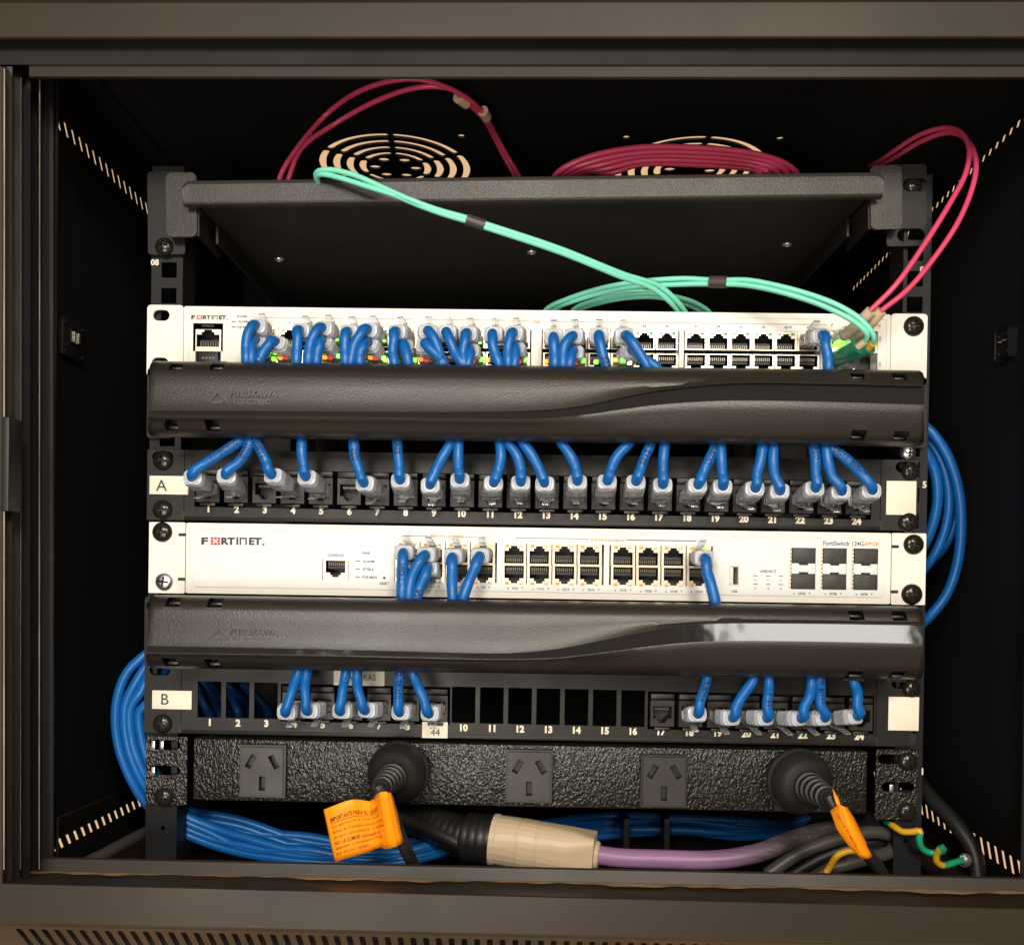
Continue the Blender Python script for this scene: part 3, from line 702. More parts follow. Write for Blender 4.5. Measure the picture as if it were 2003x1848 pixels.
for t_, x, y in (('POWER', 818, 175), ('ALARM', 818, 213), ('PoE MAX', 820, 254)): S1.text(mb, t_, a_(x + (8 if t_ != 'POWER' else 0), y, 1), 4.4, 'greyink', YF, bold=.02)
for y in (213, 254): line(S1, mb, a_(742, y, 1), a_(765, y, 1), YF, .0007, 'greyink')
for k, u in enumerate(colsT):
    S1.text(mb, str(2 * k + 1), (u, 630.5 + (u - 522) * .0105 - (0 if k < 12 else .5)), 5.0, 'greyink', YF, bold=.02)
S1.text(mb, 'oo', (1545.5, 640), 3.5, 'blueink', YF, bold=.03)
S1.text(mb, 'PoE', b_(1152, 214, 1), 6, 'orangeink', YF, bold=.03)
line(S1, mb, a_(885, 178, 1), a_(885, 190, 1), YF, .0002, 'midink'); line(S1, mb, a_(885, 178, 1), b_(1095, 207, 1), YF, .0002, 'midink')
line(S1, mb, b_(1205, 213, 1), c_(1290, 208, 1), YF, .0002, 'midink')
S1.text(mb, 'F', c_(1328, 213, 1), 5.5, 'greyink', YF, bold=.03); S1.text(mb, 'POE', c_(1628, 216, 1), 5.5, 'orangeink', YF, bold=.03)
for y in (305, 475):
    for dy in (-8, 8): framed(S1, mb, c_(1639, y + dy - 8, 1), c_(1653, y + dy + 8, 1), YF, .00030, 'blueink', .0012)
mb.build('printed_lettering', S1.e)
P1t = ports(S1, colsT, v1t, YF, .01325, .0118, .0112, .0096, True, 'clearled', 'greenled')
P1b = ports(S1, colsT, v1b, YF, .01325, .0118, .0112, .0096, False, 'clearled', 'greenled')
# console and usb ports
m1, m2 = make_port_meshes(.0185, .0172, .0142, .0105, True, False)
q = S1.p(a_(561, 330, 1), YF); o = put('console_port', m1, S1.e, (q.x, YF, q.z)); put('cavity', m2, o, (0, 0, 0))
mb = MB(); S1.rbox(mb, a_(483, 442, 1), a_(634, 610, 1), YF - .0004, YF + .002, 'cavity', .0003)
for k in range(4): S1.rbox(mb, a_(516 + 26 * k, 478, 1), a_(530 + 26 * k, 492, 1), YF - .0007, YF, 'contact')
mb.build('usb_port', S1.e)
# led bezel white
mb = MB(); S1.rbox(mb, a_(738, 160, 1), a_(772, 190, 1), YF - .0004, YF + .0002, 'litwhite', .0003); mb.build('power_led', S1.e)
# optical module cages
mb = MB(); 
q0 = S1.p(c_(1318, 255, 1), YF); q1 = S1.p(c_(1627, 580, 1), YF)
mb.box(q0.x, q1.x, YF + .012, YF + .013, q1.z, q0.z, 'cavity')
mb.box(q0.x, q1.x, YF + .0002, YF + .012, (q0.z + q1.z) / 2 + .0022, (q0.z + q1.z) / 2 + .0030, 'shield')
mb.box(q0.x, q0.x + .0010, YF + .0001, YF + .012, q1.z, q0.z, 'shield'); mb.box((q0.x + q1.x) / 2 - .0002, (q0.x + q1.x) / 2 + .0006, YF + .0003, YF + .0119, q1.z, q0.z, 'shield')
mb.build('module_cage', S1.e)
for k, (x, y) in enumerate(((1352, 352), (1432, 344), (1380, 335), (1400, 372), (1350, 372))):
    q = S1.p(c_(x, y, 1), -.0075); mb = MB(); w_ = (.006, .010, .007, .0045, .003)[k] / 2
    mb.box(q.x - w_, q.x + w_, -.0075, -.0055, q.z - .0011, q.z + .0011, 'litgreen' if k < 3 else 'litwhite', .0004); mb.build('module_led', S1.e)
mb = MB(); a = S1.p(c_(1560, 400, 1), YF); b = S1.p(c_(1627, 345, 1), YF); 
mb.plate([(a.x, a.z), (b.x, a.z), (b.x, b.z), ((a.x + b.x) / 2, b.z)], [], YF - .0007, YF - .0002, 'label')
S1.text(mb, '\u25b2', c_(1605, 380, 1), 5, 'ink', YF - .0008); mb.build('triangle_label', S1.e)
leds = [('litorange', a_(1105, 480, 1)), ('litred', a_(1145, 480, 1)), ('litgreen', a_(1055, 492, 1)), ('litgreen', a_(1075, 432, 1)), ('litorange', a_(1438, 478, 1)), ('litred', a_(1480, 482, 1)), ('litgreen', a_(1393, 482, 1)),
        ('litgreen', a_(1540, 470, 1)), ('litgreen', a_(1530, 350, 1)), ('litorange', a_(1782, 478, 1)), ('litred', a_(1820, 485, 1)), ('litgreen', a_(1880, 485, 1)), ('litgreen', b_(15, 500, 1)),
        ('litgreen', b_(235, 500, 1)), ('litorange', b_(283, 490, 1)), ('litred', b_(325, 500, 1)), ('litgreen', b_(735, 495, 1)), ('litred', b_(678, 510, 1)), ('litorange', b_(783, 500, 1)),
        ('litgreen', b_(903, 500, 1)), ('litgreen', b_(1072, 500, 1)), ('litred', b_(1020, 508, 1)), ('litorange', b_(1222, 512, 1)), ('litred', b_(1445, 520, 1)), ('litgreen', b_(1502, 505, 1)),
        ('litgreen', b_(1598, 515, 1)), ('litorange', b_(1742, 500, 1)), ('litgreen', b_(1800, 505, 1)), ('litwhite', b_(1850, 520, 1)), ('litgreen', a_(1885, 358, 1)), ('litgreen', b_(726, 372, 1))]
for m_, uv in leds:
    q = S1.p(uv, -.0125); put('activity_led', LM[m_], S1.e, (q.x, -.0125, q.z), (1.15, 1, 1.7) if uv[1] > 690 else (.8, 1, .8))

# ---------------- middle switch (24 ports)
S2 = Unit('network_switch', (289, 1020), (1812, 1042.5), 'white 24-port network switch in the middle with few cables and six grey rubber plugs', 'network switch', 'white rack switches')
for side, (l, r_) in enumerate(((291, 362), (1744, 1811))):
    x0 = S2.p((l, 1100), -.002).x; x1 = S2.p((r_, 1100), -.002).x
    mb = MB(); mb.plate(rr(x0, -.0442, x1, -.0003, .0008), [], -.0020, -.0002, 'white')
    xx = x1 if side == 0 else x0
    for v in ((1045.7, 1133) if side == 0 else (1068.6, 1156.6)):
        q = S2.p((1000, v + (1000 - (360 if side == 0 else 1748)) * .0148), -.0025)
        mb.box(xx - (.0042 if side == 0 else .0008), xx + (.0008 if side == 0 else .0042), -.0023, -.0021, q.z - .0009, q.z + .0009, 'cavity')
    mb.build('ear', S2.e)
screw(S2, a_(205, 138, 3), .0062, rot=10); screw(S2, a_(222, 512, 3), .0058, 's', rot=8, label='bright silver screw'); screw(S2, c_(1884, 206, 3), .0062, rot=15); screw(S2, c_(1872, 540, 3), .0064, rot=-8)
x0 = S2.p((363.5, 1100), YF).x; x1 = S2.p((1742.5, 1100), YF).x; z1 = S2.p((1000, 1031.5), YF).z; z0 = z1 - .0434
gA = [796.7 + 49.35 * k for k in range(4)]; gB = [1005.6 + 49.25 * k for k in range(4)]; gC = [1218.6 + 49.45 * k for k in range(4)]
def v2t(u): return 1082.5 + (u - 1005) * .0150
def v2b(u): return 1125.0 + (u - 1005) * .0150
holes = [grp_hole(S2, b_(87, 209, 3), b_(851, 521, 3), YF), grp_hole(S2, b_(893, 224, 3), b_(1654, 538, 3), YF), grp_hole(S2, b_(1699, 238, 3), c_(526, 488, 3), YF),
         grp_hole(S2, a_(1421, 343, 3), a_(1616, 505, 3), YF), grp_hole(S2, c_(642, 348, 3), c_(704, 481, 3), YF)]
sfp = [((1038, 228), (1213, 507)), ((1246, 230), (1420, 510)), ((1453, 232), (1629, 512))]
for p0, p1 in sfp: holes.append(grp_hole(S2, c_(*p0, 3), c_(*p1, 3), YF))
mb = MB(); mb.plate(rr(x0, z0, x1, z1, .0012), holes, YF, YF + .0016, 'white'); mb.build('faceplate', S2.e)
mb = MB(); mb.box(x0 + .0004, x1 - .0004, YF + .014, .26, z0 + .0004, z1 - .0002, 'white')
mb.box(x0 + .0004, x1 - .0004, YF + .0018, YF + .0139, z1 - .0016, z1 - .0002, 'white'); mb.box(x0 + .0004, x1 - .0004, YF + .0018, YF + .0139, z0, z0 + .0012, 'white'); mb.build('chassis', S2.e)
# raised label area
a = S2.xz(a_(452, 116, 3), YF); b = S2.xz(c_(1668, 560, 3), YF)
mb = MB(); mb.plate(rr(a[0], a[1], b[0], b[1], .0025), holes, YF - .0003, YF - .00005, 'label'); mb.build('front_label', S2.e)
YL = YF - .00032
mb = MB()
framed(S2, mb, a_(450, 113, 3), c_(1670, 563, 3), YF - .0001, .00022, 'midink', .0026)
logo(S2, mb, a_(510, 207, 3), a_(985, 209, 3), None, 14.5, YL)
for t_, x, y, h in (('CONSOLE', 1520, 313, 5.2), ('PWR', 1750, 298, 5.2), ('ALARM', 1766, 359.5, 5.2), ('BT/BLE', 1765, 419, 5.4), ('POE MAX', 1777, 478, 5.2), ('RESET', 1887, 525, 5.2)):
    S2.text(mb, t_, a_(x, y, 3), h, 'greyink', YL, bold=.02)
for y in (356, 415.5, 476): line(S2, mb, a_(1672, y, 3), a_(1700, y, 3), YL, .0006, 'greyink')
q = S2.p(a_(1885, 484, 3), YL); mb.lathe((q.x, YL + .0001, q.z), (0, -1, 0), [(0, .00085), (.0002, .00085)], 'ink', 16)
S2.text(mb, 'POE 54V,1.67A(MAX)', b_(478, 173, 3), 5.4, 'orangeink', YL, w=65, bold=.035); S2.text(mb, 'POE 54V,0.56A(MAX)', b_(1685, 202, 3), 5.4, 'orangeink', YL, w=65, bold=.035)
line(S2, mb, b_(192, 169, 3), b_(340, 169, 3), YL, .0002, 'greyink'); line(S2, mb, b_(610, 177, 3), b_(768, 178, 3), YL, .0002, 'greyink')
line(S2, mb, b_(1000, 184, 3), b_(1545, 190, 3), YL, .0002, 'greyink'); line(S2, mb, b_(1000, 184, 3), b_(1000, 202, 3), YL, .0002, 'greyink'); line(S2, mb, b_(1828, 196, 3), c_(420, 186, 3), YL, .0002, 'greyink')
for t_, uv in (('1/2', b_(175, 545, 3)), ('3/4', b_(372, 549, 3)), ('5/6', b_(560, 552, 3)), ('7/8', b_(750, 555.5, 3)), ('9/10', b_(990, 560, 3)), ('11/12', b_(1182, 565, 3)), ('13/14', b_(1371, 569, 3)), ('15/16', b_(1560, 572.5, 3)),
               ('17/18', b_(1800, 576, 3)), ('19/20', c_(100, 517, 3)), ('21/22', c_(270, 519.5, 3)), ('23/24', c_(438, 521.5, 3)), ('25/26', c_(1125, 532.5, 3)), ('27/28', c_(1333, 536, 3)), ('29/30', c_(1540, 539, 3))):
    S2.text(mb, t_, uv, 4.6, 'greyink', YL, bold=.02)
    w_ = 4.2 * (len(t_) * .5) + (4.5 if len(t_) > 4 else 5.5)
    for sx in (-1, 1):
        q = S2.p((uv[0] + sx * w_, uv[1]), YL); h_ = .00055; s_ = -sx
        mb.prism([(q.x - h_, YL - .0001, q.z - s_ * h_), (q.x + h_, YL - .0001, q.z - s_ * h_), (q.x, YL - .0001, q.z + s_ * h_)], 'greyink', (0, .0002, 0))
S2.text(mb, 'USB', c_(675, 518.5, 3), 4.6, 'greyink', YL, bold=.02); S2.text(mb, 'LINK/ACT', c_(900, 385.5, 3), 5.4, 'greyink', YL, bold=.02)
for x, y, t_ in ((815, 416, '25'), (900, 418, '27'), (985, 419, '29'), (815, 471, '26'), (900, 473, '28'), (985, 474, '30')):
    line(S2, mb, c_(x - 12, y, 3), c_(x + 12, y, 3), YL, .0005, 'greyink'); S2.text(mb, t_, c_(x, y + 26, 3), 4.0, 'midink', YL, bold=.02)
S2.text(mb, 'FortiSwitch 124G-', c_(1410, 200, 3), 9.0, 'greyink', YL, w=82.5, bold=.012); S2.text(mb, 'FPOE', c_(1596, 203, 3), 7.2, 'orangeink', YL, w=25, bold=.02)
mb.build('printed_lettering', S2.e)
mb = MB(); S2.rbox(mb, a_(1668, 288, 3), a_(1706, 308, 3), YL - .0003, YL + .0002, 'litwhite', .0003); mb.build('power_led', S2.e)
P2t = []; P2b = []
for g, sk in ((gA, {3: ('litorange', 'litgreen')}), (gB, {}), (gC, {3: ('amber', 'litgreen')})):
    P2t += ports(S2, g, v2t, YF, .01485, .0132, .0119, .0108, True, 'amber', 'clearled', skipled=sk)
    P2b += ports(S2, g, v2b, YF, .01485, .0132, .0119, .0108, False, 'amber', 'clearled')
m1, m2 = make_port_meshes(.0154, .0130, .0121, .0103, False, False)
q = S2.p(a_(1518.5, 424, 3), YF); o = put('console_port', m1, S2.e, (q.x, YF, q.z)); put('cavity', m2, o, (0, 0, 0))
mb = MB(); a = S2.p(c_(644, 350, 3), YF); b = S2.p(c_(702, 479, 3), YF)
mb.plate(rect(a.x, b.z, b.x, a.z), [rect(a.x + .0004, b.z + .0005, b.x - .0004, a.z - .0005)], YF, YF + .010, 'shield'); mb.box(a.x, b.x, YF + .0101, YF + .0106, b.z, a.z, 'cavity')
mb.box(a.x + .0006, a.x + .0024, YF + .001, YF + .0099, b.z + .0006, a.z - .0006, 'silver'); mb.build('usb_port', S2.e)
for k, (p0, p1) in enumerate(sfp):
    a = S2.p(c_(*p0, 3), YF); b = S2.p(c_(*p1, 3), YF); zm = (a.z + b.z) / 2; hh_ = .0032; xa = a.x + .0019
    mb = MB(); mb.box(a.x, b.x, YF + .009, YF + .010, b.z, a.z, 'cavity')
    mb.box(a.x, xa - .0002, YF - .0002, YF + .008, b.z, a.z, 'shield')
    for j in range(11):
        z = b.z + (a.z - b.z) * (j + .5) / 11; mb.box(a.x + .0009, xa - .0003, YF - .0003, YF, z - .0003, z + .0003, 'cavity')
    mb.box(xa, b.x - .0003, YF - .0004, YF + .008, zm - hh_, zm + hh_, 'label', .0002)
    w_ = (b.x - xa)
    for s_ in (-1, 1): mb.box(xa + w_ * .3, xa + w_ * .68, YF - .0006, YF + .001, zm + s_ * (hh_ - .0005) - .0006, zm + s_ * (hh_ - .0005) + .0006, 'cavity')
    mb.build('module_cage', S2.e)
    for s_ in (0, 1):
        mb = MB(); z0_, z1_ = ((zm + hh_ + .0002, a.z - .0002), (b.z + .0002, zm - hh_ - .0002))[s_]
        mb.box(xa + .0001, b.x - .0002, YF - .0012, YF + .008, z0_, z1_, 'dustcap', .0004); mb.build('dust_plug', S2.e)

# ================================================================== CABLE MANAGER COVERS
def cover(topL, topR, botL, botR, band, label, lp_, holes_px, logo_px, tilt=.0011):
    U_ = Unit('cable_manager', ((topL[0] + botL[0]) / 2 - 2, topL[1] + 40), (topR[0] + 4, topR[1] + 40), label, 'cable manager', 'black cable manager covers')
    uL, uR = topL[0], topR[0]
    def lerp(a, b, t): return a + (b - a) * t
    def bandv(u, k):
        for i in range(len(band) - 1):
            if band[i][0] <= u <= band[i + 1][0] or (i == 0 and u < band[0][0]) or (i == len(band) - 2):
                # smooth cubic through points (Catmull)
                p1, p2 = band[i], band[i + 1]; p0 = band[max(i - 1, 0)]; p3 = band[min(i + 2, len(band) - 1)]
                h_ = p2[0] - p1[0]; t = (u - p1[0]) / h_
                m1_ = (p2[k] - p0[k]) / max(p2[0] - p0[0], 1); m2_ = (p3[k] - p1[k]) / max(p3[0] - p1[0], 1)
                t = max(0, min(1, t)); return ((2 * t ** 3 - 3 * t * t + 1) * p1[k] + (t ** 3 - 2 * t * t + t) * h_ * m1_ + (-2 * t ** 3 + 3 * t * t) * p2[k] + (t ** 3 - t * t) * h_ * m2_)
    N = 110; cols = []
    us = [0, .002, .005, .009] + [.009 + (.982) * k / N for k in range(1, N)] + [.991, .995, .998, 1]
    for t in us:
        vt = lerp(topL[1], topR[1], t); vb_ = lerp(botL[1], botR[1], t)
        e = min(t, 1 - t); cr = 0
        if e < .009: cr = 13 * (1 - math.sqrt(max(0, 1 - (1 - e / .009) ** 2)))
        uT = lerp(topL[0], topR[0], t); uB = lerp(botL[0], botR[0], t)
        b1 = bandv(uT, 1); b2 = bandv(uT, 2)
        vt2, vb2 = vt + cr, vb_ - cr
        rows = [(vt2, -.0365), (vt2 + 1.5, -.0395), (vt2 + 5, -.0425), (vt2 + 11, -.0455), (vt2 + 19, -.0478), (vt2 + 30, -.0490)]
        rows = [(v, y) for v, y in rows if v < b1 - 4] + [(v, -.0490 - .0020 * (v - vt2 - 30) / 60) for v in [vt2 + 30 + (b1 - 3 - vt2 - 30) * q for q in (.33, .66)] if v < b1 - 4 and b1 - 3 > vt2 + 36]
        while len(rows) < 8: rows.insert(-1, (rows[-1][0] - (rows[-1][0] - rows[-2][0]) * .5, (rows[-1][1] + rows[-2][1]) / 2))
        rows = rows[:8]
        top = rows + [(b1 - 1.5, -.0518), (b1, -.0520)]
        kt = tilt * ((b2 - b1) / 32) ** (1 if tilt > .0015 else 2); bnd = [(b1, -.0520 + kt), (b1 + (b2 - b1) * .5, -.0520 + kt * .47), (b2, -.0520)]
        lo = [(b2 + .3, -.0528), (b2 + 2, -.0530)]
        rem = vb2 - 30 - b2
        lo += [(b2 + 2 + (rem - 2) * .33, -.0524), (b2 + 2 + (rem - 2) * .66, -.0514), (vb2 - 30, -.0500), (vb2 - 19, -.0484), (vb2 - 11, -.0462), (vb2 - 5, -.0430), (vb2 - 1.5, -.0395), (vb2, -.0365)] if rem > 6 else \
              [(b2 + 4, -.0526), (b2 + 6, -.0520), (vb2 - 22, -.0508), (vb2 - 17, -.0502), (vb2 - 11, -.0480), (vb2 - 5, -.0445), (vb2 - 1.5, -.0405), (vb2, -.0365)]
        allr = top + bnd + lo; pts = []
        vT, vB = allr[0][0], allr[-1][0]
        for v, y in allr:
            u = lerp(uT, uB, (v - vT) / (vB - vT)); pts.append(U_.inv @ at(u, v, y))
        cols.append(pts)
    nb0, nb1 = len(top), len(top) + len(bnd)     # band rows
    # matte shell = everything but the band, closed with an offset back
    back = [[Vector((p.x, p.y + .0016, p.z)) for p in c__] for c__ in cols]
    def shell(r0, r1, m, name, smooth):
        mb = MB(); A = [c__[r0:r1] for c__ in cols]; B = [c__[r0:r1] for c__ in back]
        rings_ = [a + b[::-1] for a, b in zip(A, B)]
        mb.rings(rings_, m, True, smooth); return mb
    mb = shell(0, nb0, 'cover', 'shell', True); sh1 = mb.build('upper_shell', U_.e)
    mb = shell(nb0, nb1, 'gloss', 'band', True)
    for f in mb.bm.faces: f.smooth = True
    gb = mb.build('glossy_band', U_.e)
    for c__ in (gb,):
        pass
    mb = shell(nb1, len(cols[0]), 'cover', 'shell', True); sh2 = mb.build('lower_shell', U_.e)
    for o_, hp in ((sh1, holes_px[0]), (sh2, holes_px[1])):
        c = MB()
        for (u, v, w_, h_) in hp:
            p0 = U_.p((u - w_ / 2, v + h_ / 2), -.045); p1 = U_.p((u + w_ / 2, v - h_ / 2), -.045)
            c.box(p0.x, p1.x, -.08, -.02, p0.z, p1.z, 'cover')
        co = c.build('cut'); co.matrix_world = U_.fr
        bpy.context.view_layer.update()
        inv_ok = boolean(o_, co)
        me = o_.data
        me.materials.clear(); me.materials.append(M['cover'])
        for p in me.polygons: p.material_index = 0
        me.set_sharp_from_angle(angle=math.radians(38))
        # clip tongues inside the windows
    for hp in holes_px:
        for (u, v, w_, h_) in hp:
            mb = MB()
            p0 = U_.p((u - w_ * .32, v + h_ * .30), -.043); p1 = U_.p((u + w_ * .42, v + h_ * .02), -.043)
            mb.box(p0.x, p1.x, -.0425, -.036, p0.z, p1.z, 'cover', .0003)
            p0 = U_.p((u - w_ * .7, v + h_ * .8), -.036); p1 = U_.p((u + w_ * .7, v - h_ * .8), -.036)
            mb.box(p0.x, p1.x, -.0345, -.034, p0.z, p1.z, 'cavity')
            mb.build('clip', U_.e)
    # arms that hold the cover and mounting ears
    for sx in (0, 1):
        x_ = (cols[0][0].x + .020) if sx == 0 else (cols[-1][0].x - .022)
        mb = MB(); zt_ = cols[0][0].z; zb_ = cols[0][-1].z
        mb.box(x_, x_ + .002, -.033, -.0006, zb_ + .008, zt_ - .008, 'jackdark'); mb.build('arm', U_.e)
        e0 = U_.p((290 if sx == 0 else 1757, 800), 0).x; e1 = U_.p((340 if sx == 0 else 1810, 800), 0).x
        zc = U_.p((1000, (topL[1] + topR[1] + botL[1] + botR[1]) / 4 + 29 * (lp_)), 0).z
        mb = MB(); hs = [rr((e0 + e1) / 2 - .0070, zc + s_ * .0158 - .0034, (e0 + e1) / 2 + .0060, zc + s_ * .0158 + .0034, .0034) for s_ in (-1, 1)]
        mb.plate(rr(min(e0, e1), zc - .0215, max(e0, e1), zc + .0215, .002), hs, -.0020, -.0002, 'blackmetal'); mb.build('ear', U_.e)
    mb = MB(); p0 = U_.p((345, 800), 0); p1 = U_.p((1755, 800), 0)
    mb.box(p0.x, p1.x, -.0018, -.0004, zc - .0190, zc + .0195, 'jackdark'); mb.build('back_plate', U_.e)
    # bottom comb teeth dimly seen under the cover
    mb = MB()
    for k in range(28):
        x_ = p0.x + (p1.x - p0.x) * (k + .5) / 28; mb.box(x_ - .0055, x_ + .0055, -.012, -.0019, zc - .0212, zc - .0195, 'jackdark', .0003)
    mb.build('comb', U_.e)
    # embossed mark
    (lx, ly), k = logo_px, .42
    mb = MB(); Y = -.0507
    sl = (topR[1] - topL[1]) / (topR[0] - topL[0])
    U_.text(mb, 'FURUKAWA', (lx + 70, ly - 7 + 70 * sl), 11.5, 'emboss', Y, w=94, bold=.03, ext=.09)
    U_.text(mb, 'ELECTRIC', (lx + 67, ly + 8 + 70 * sl), 9.5, 'emboss', Y, w=74, bold=.03, ext=.09)
    def P(x, y): return U_.p((lx + x, ly + y), Y)
    def tri(pts):
        mb.prism([Vector((P(*p).x, Y - .00045, P(*p).z)) for p in pts], 'emboss', (0, .0006, 0))
    tri([(-23, 9), (0, -13), (0, -8), (-12, 4), (-16, 9)]); tri([(0, -13), (23, 9), (16, 9), (12, 4), (0, -8)]); tri([(-13, 7), (12, 7), (9, 12), (-13, 12)])
    mb.build('embossed_mark', U_.e)
    return U_
band1 = [(285, 803.6, 811.5), (600, 805, 814), (900, 806, 818), (1049, 803.5, 818.5), (1140, 794, 811), (1210, 779, 801), (1271, 766.5, 792.5), (1356, 755.5, 785.5), (1444, 749, 782.5), (1600, 750, 784.5), (1815, 755, 791)]
band2 = [(285, 1263, 1275), (600, 1269, 1280), (782, 1273.6, 1284), (984, 1277.6, 1288), (1088, 1269.5, 1285.5), (1192, 1249.5, 1274), (1271, 1234.0, 1263.5), (1385, 1220, 1254), (1532, 1218.5, 1253.5), (1815, 1222.4, 1259)]
C1 = cover((292, 706), (1808, 724.5), (289, 854), (1808, 873.5), band1, 'black cable manager cover under the top white switch, with a dull brown streak', .30,
           ([(*a_(318, 553, 1), 25, 15), (*a_(625, 553, 1), 26, 15), (*c_(1495, 556, 1), 28, 14), (*c_(1775, 560, 1), 28, 15)], [(*a_(300, 995, 1), 27, 18), (*a_(610, 998, 1), 27, 19), (*c_(1490, 950, 1), 29, 17), (*c_(1772, 958, 1), 29, 17)]), (427, 777), .0021)
C2 = cover((291, 1163), (1805, 1186), (286, 1306), (1806, 1329), band2, 'black cable manager cover under the 24-port switch, with a bright reflection at right', -.04,
           ([(*a_(303, 664, 3), 28, 17), (*a_(618, 670, 3), 29, 17), (*c_(1480, 678, 3), 30, 18), (*c_(1766, 682, 3), 29, 18)], [(*a_(290, 1112, 3), 28, 18), (*a_(605, 1120, 3), 28, 18), (*c_(1477, 1077, 3), 30, 15), (*c_(1763, 1080, 3), 29, 16)]), (427, 1243))

# ================================================================== PATCH PANELS
def keystone_meshes():
    mb = MB(); w, h = .0144, .0160
    mb.plate(rect(-w / 2, -h / 2, w / 2, h / 2), [thole(0, -.0008, .0114, .0100, False)], -.0016, .010, 'jack', 'cavity')
    mb.box(-w / 2 + .0008, w / 2 - .0008, .0101, .011, -h / 2, h / 2, 'cavity')
    for k in range(8):
        x = -.0040 + .0080 * k / 7; mb.box(x - .00025, x + .00025, .002, .006, .0018, .0032, 'contact')
    mb.box(-w / 2 + .001, w / 2 - .001, -.0024, .002, h / 2 - .0034, h / 2 - .0028, 'jackdark')
    o = mb.build('jack_body'); a = o.data; bpy.data.objects.remove(o)
    mb = MB(); mb.box(-.0072, .0072, -.0022, .004, .0086, .0120, 'jackdark', .0005); mb.box(-.0062, .0062, -.0030, -.0023, .0094, .0108, 'jackdark', .0002)
    mb.box(-.0048, .0048, -.0022, .002, -.0104, -.0086, 'jackdark', .0004)
    o = mb.build('clip'); b = o.data; bpy.data.objects.remove(o); return a, b
KA, KBm = keystone_meshes()
def keystone(par, x, z, Y=-.002):
    o = put('keystone_jack', KA, par, (x, Y, z)); put('jack_clip', KBm, o, (0, 0, 0)); return o
def sticker(U_, p0, p1, name='sticker', txt=None, tuv=None, th=18, Y=-.0036, tw=None):
    mb = MB(); U_.rbox(mb, p0, p1, Y, Y + .0008, 'sticker', .0001)
    if txt: U_.text(mb, txt, tuv, th, 'ink', Y - .0001, w=tw)
    mb.build(name, U_.e)
PA = Unit('patch_bay', (288, 878), (1813, 899), 'black 24-port patch panel with the sticker A and almost all ports plugged', 'patch panel', 'black 24-port patch panels')
nx = {1: a_(565, 570, 2), 24: c_(1490, 580, 2)}
def pa(k): t = (k - 1) / 23; return (nx[1][0] + (nx[24][0] - nx[1][0]) * t, 995.0 + (1019.0 - 995.0) * t)
def panel_body(U_, vtop, vbot, jackpos, jackset, vL=0):
    holes_ = []
    for k in range(1, 25):
        x, z = jackpos(k)
        holes_.append(rect(x - .0088, z - .0110, x + .0088, z + .0124) if k in jackset else rect(x - .0078, z - .0112, x + .0068, z + .0112))
    x0 = U_.p((361, 950), -.003).x; x1 = U_.p((1722, 950), -.003).x; z1 = U_.p((1040, vtop), -.003).z; z0 = U_.p((1040, vbot), -.003).z
    mb = MB(); mb.plate(rect(x0, z0, x1, z1), holes_, -.0030, -.0014, 'blackmetal'); mb.box(x0, x1, -.0036, -.0031, z0, z0 + .0022, 'blackmetal', .0002)
    mb.build('front_plate', U_.e)
    for sd, (l, r_) in enumerate(((288, 360), (1723, 1795))):
        xa = U_.p((l, 950), -.002).x; xb = U_.p((r_, 950), -.002).x
        hs = []
        xm = U_.p((318, 950), -.002).x if sd == 0 else U_.p((1772, 950), -.002).x
        for zz in (z1 - .0045,): hs.append(rr(xm - .0066, zz - .0034, xm + .0066, zz + .0034, .0034))
        mb = MB(); mb.plate(rect(xa, z0, xb, z1), hs, -.0022, -.0004, 'blackmetal')
        xs_ = xb if sd == 0 else xa
        mb.box(xs_ - .0012, xs_ + .0012, -.0026, -.0023, z0 - .0, z0 + .0055, 'cavity'); mb.build('ear', U_.e)
jposA = lambda k: (PA.p(pa(k), -.003).x, PA.p((pa(k)[0], pa(k)[1] - 38.5), -.003).z)
panel_body(PA, 889, 1027, jposA, set(range(1, 25)))
mb = MB()
for k in range(1, 25): PA.text(mb, str(k), pa(k), 14.2, 'numink', -.0031, bold=.05)
mb.build('port_numbers', PA.e)
JA = {}
for k in range(1, 25):
    x, z = jposA(k); keystone(PA.e, x, z, -.0034); JA[k] = PA.fr @ Vector((x, -.005, z))
sticker(PA, a_(122, 317, 2), a_(411, 460, 2), 'sticker', 'A', a_(212, 390, 2), 22)
sticker(PA, c_(1692, 316, 2), c_(1887, 545, 2), 'blank_sticker')
screw(PA, a_(212, 200, 2), .0062, rot=12); screw(PA, a_(208, 572, 2), .0062, rot=-5); screw(PA, c_(1862, 250, 2), .0056, rot=10); screw(PA, c_(1848, 592, 2), .0062, rot=-14); screw(PA, c_(1845, 128, 2), .0048, 's', Y=.0, label='bright silver screw')
PBp = Unit('patch_bay', (286, 1298), (1808, 1325), 'black 24-port patch panel with the sticker B and a run of empty square openings', 'patch panel', 'black 24-port patch panels')
n1 = a_(575, 465, 4); n24 = c_(1508, 506, 4)
def pb(k): t = (k - 1) / 23; return (n1[0] + (n24[0] - n1[0]) * t, n1[1] + (n24[1] - n1[1]) * t)
setB = set(range(4, 10)) | set(range(17, 25))
jposB = lambda k: (PBp.p(pb(k), -.003).x, PBp.p((pb(k)[0], pb(k)[1] - (39.5 if k in setB else 44.5)), -.003).z)
panel_body(PBp, 1309, 1446.5, jposB, setB)
mb = MB()
for k in range(1, 25):
    if k != 9: PBp.text(mb, str(k), pb(k), 14.2, 'numink', -.0031, bold=.05)
mb.build('port_numbers', PBp.e)
JB = {}
for k in sorted(setB):
    x, z = jposB(k); keystone(PBp.e, x, z - .0008, -.0034); JB[k] = PBp.fr @ Vector((x, -.005, z - .0016))
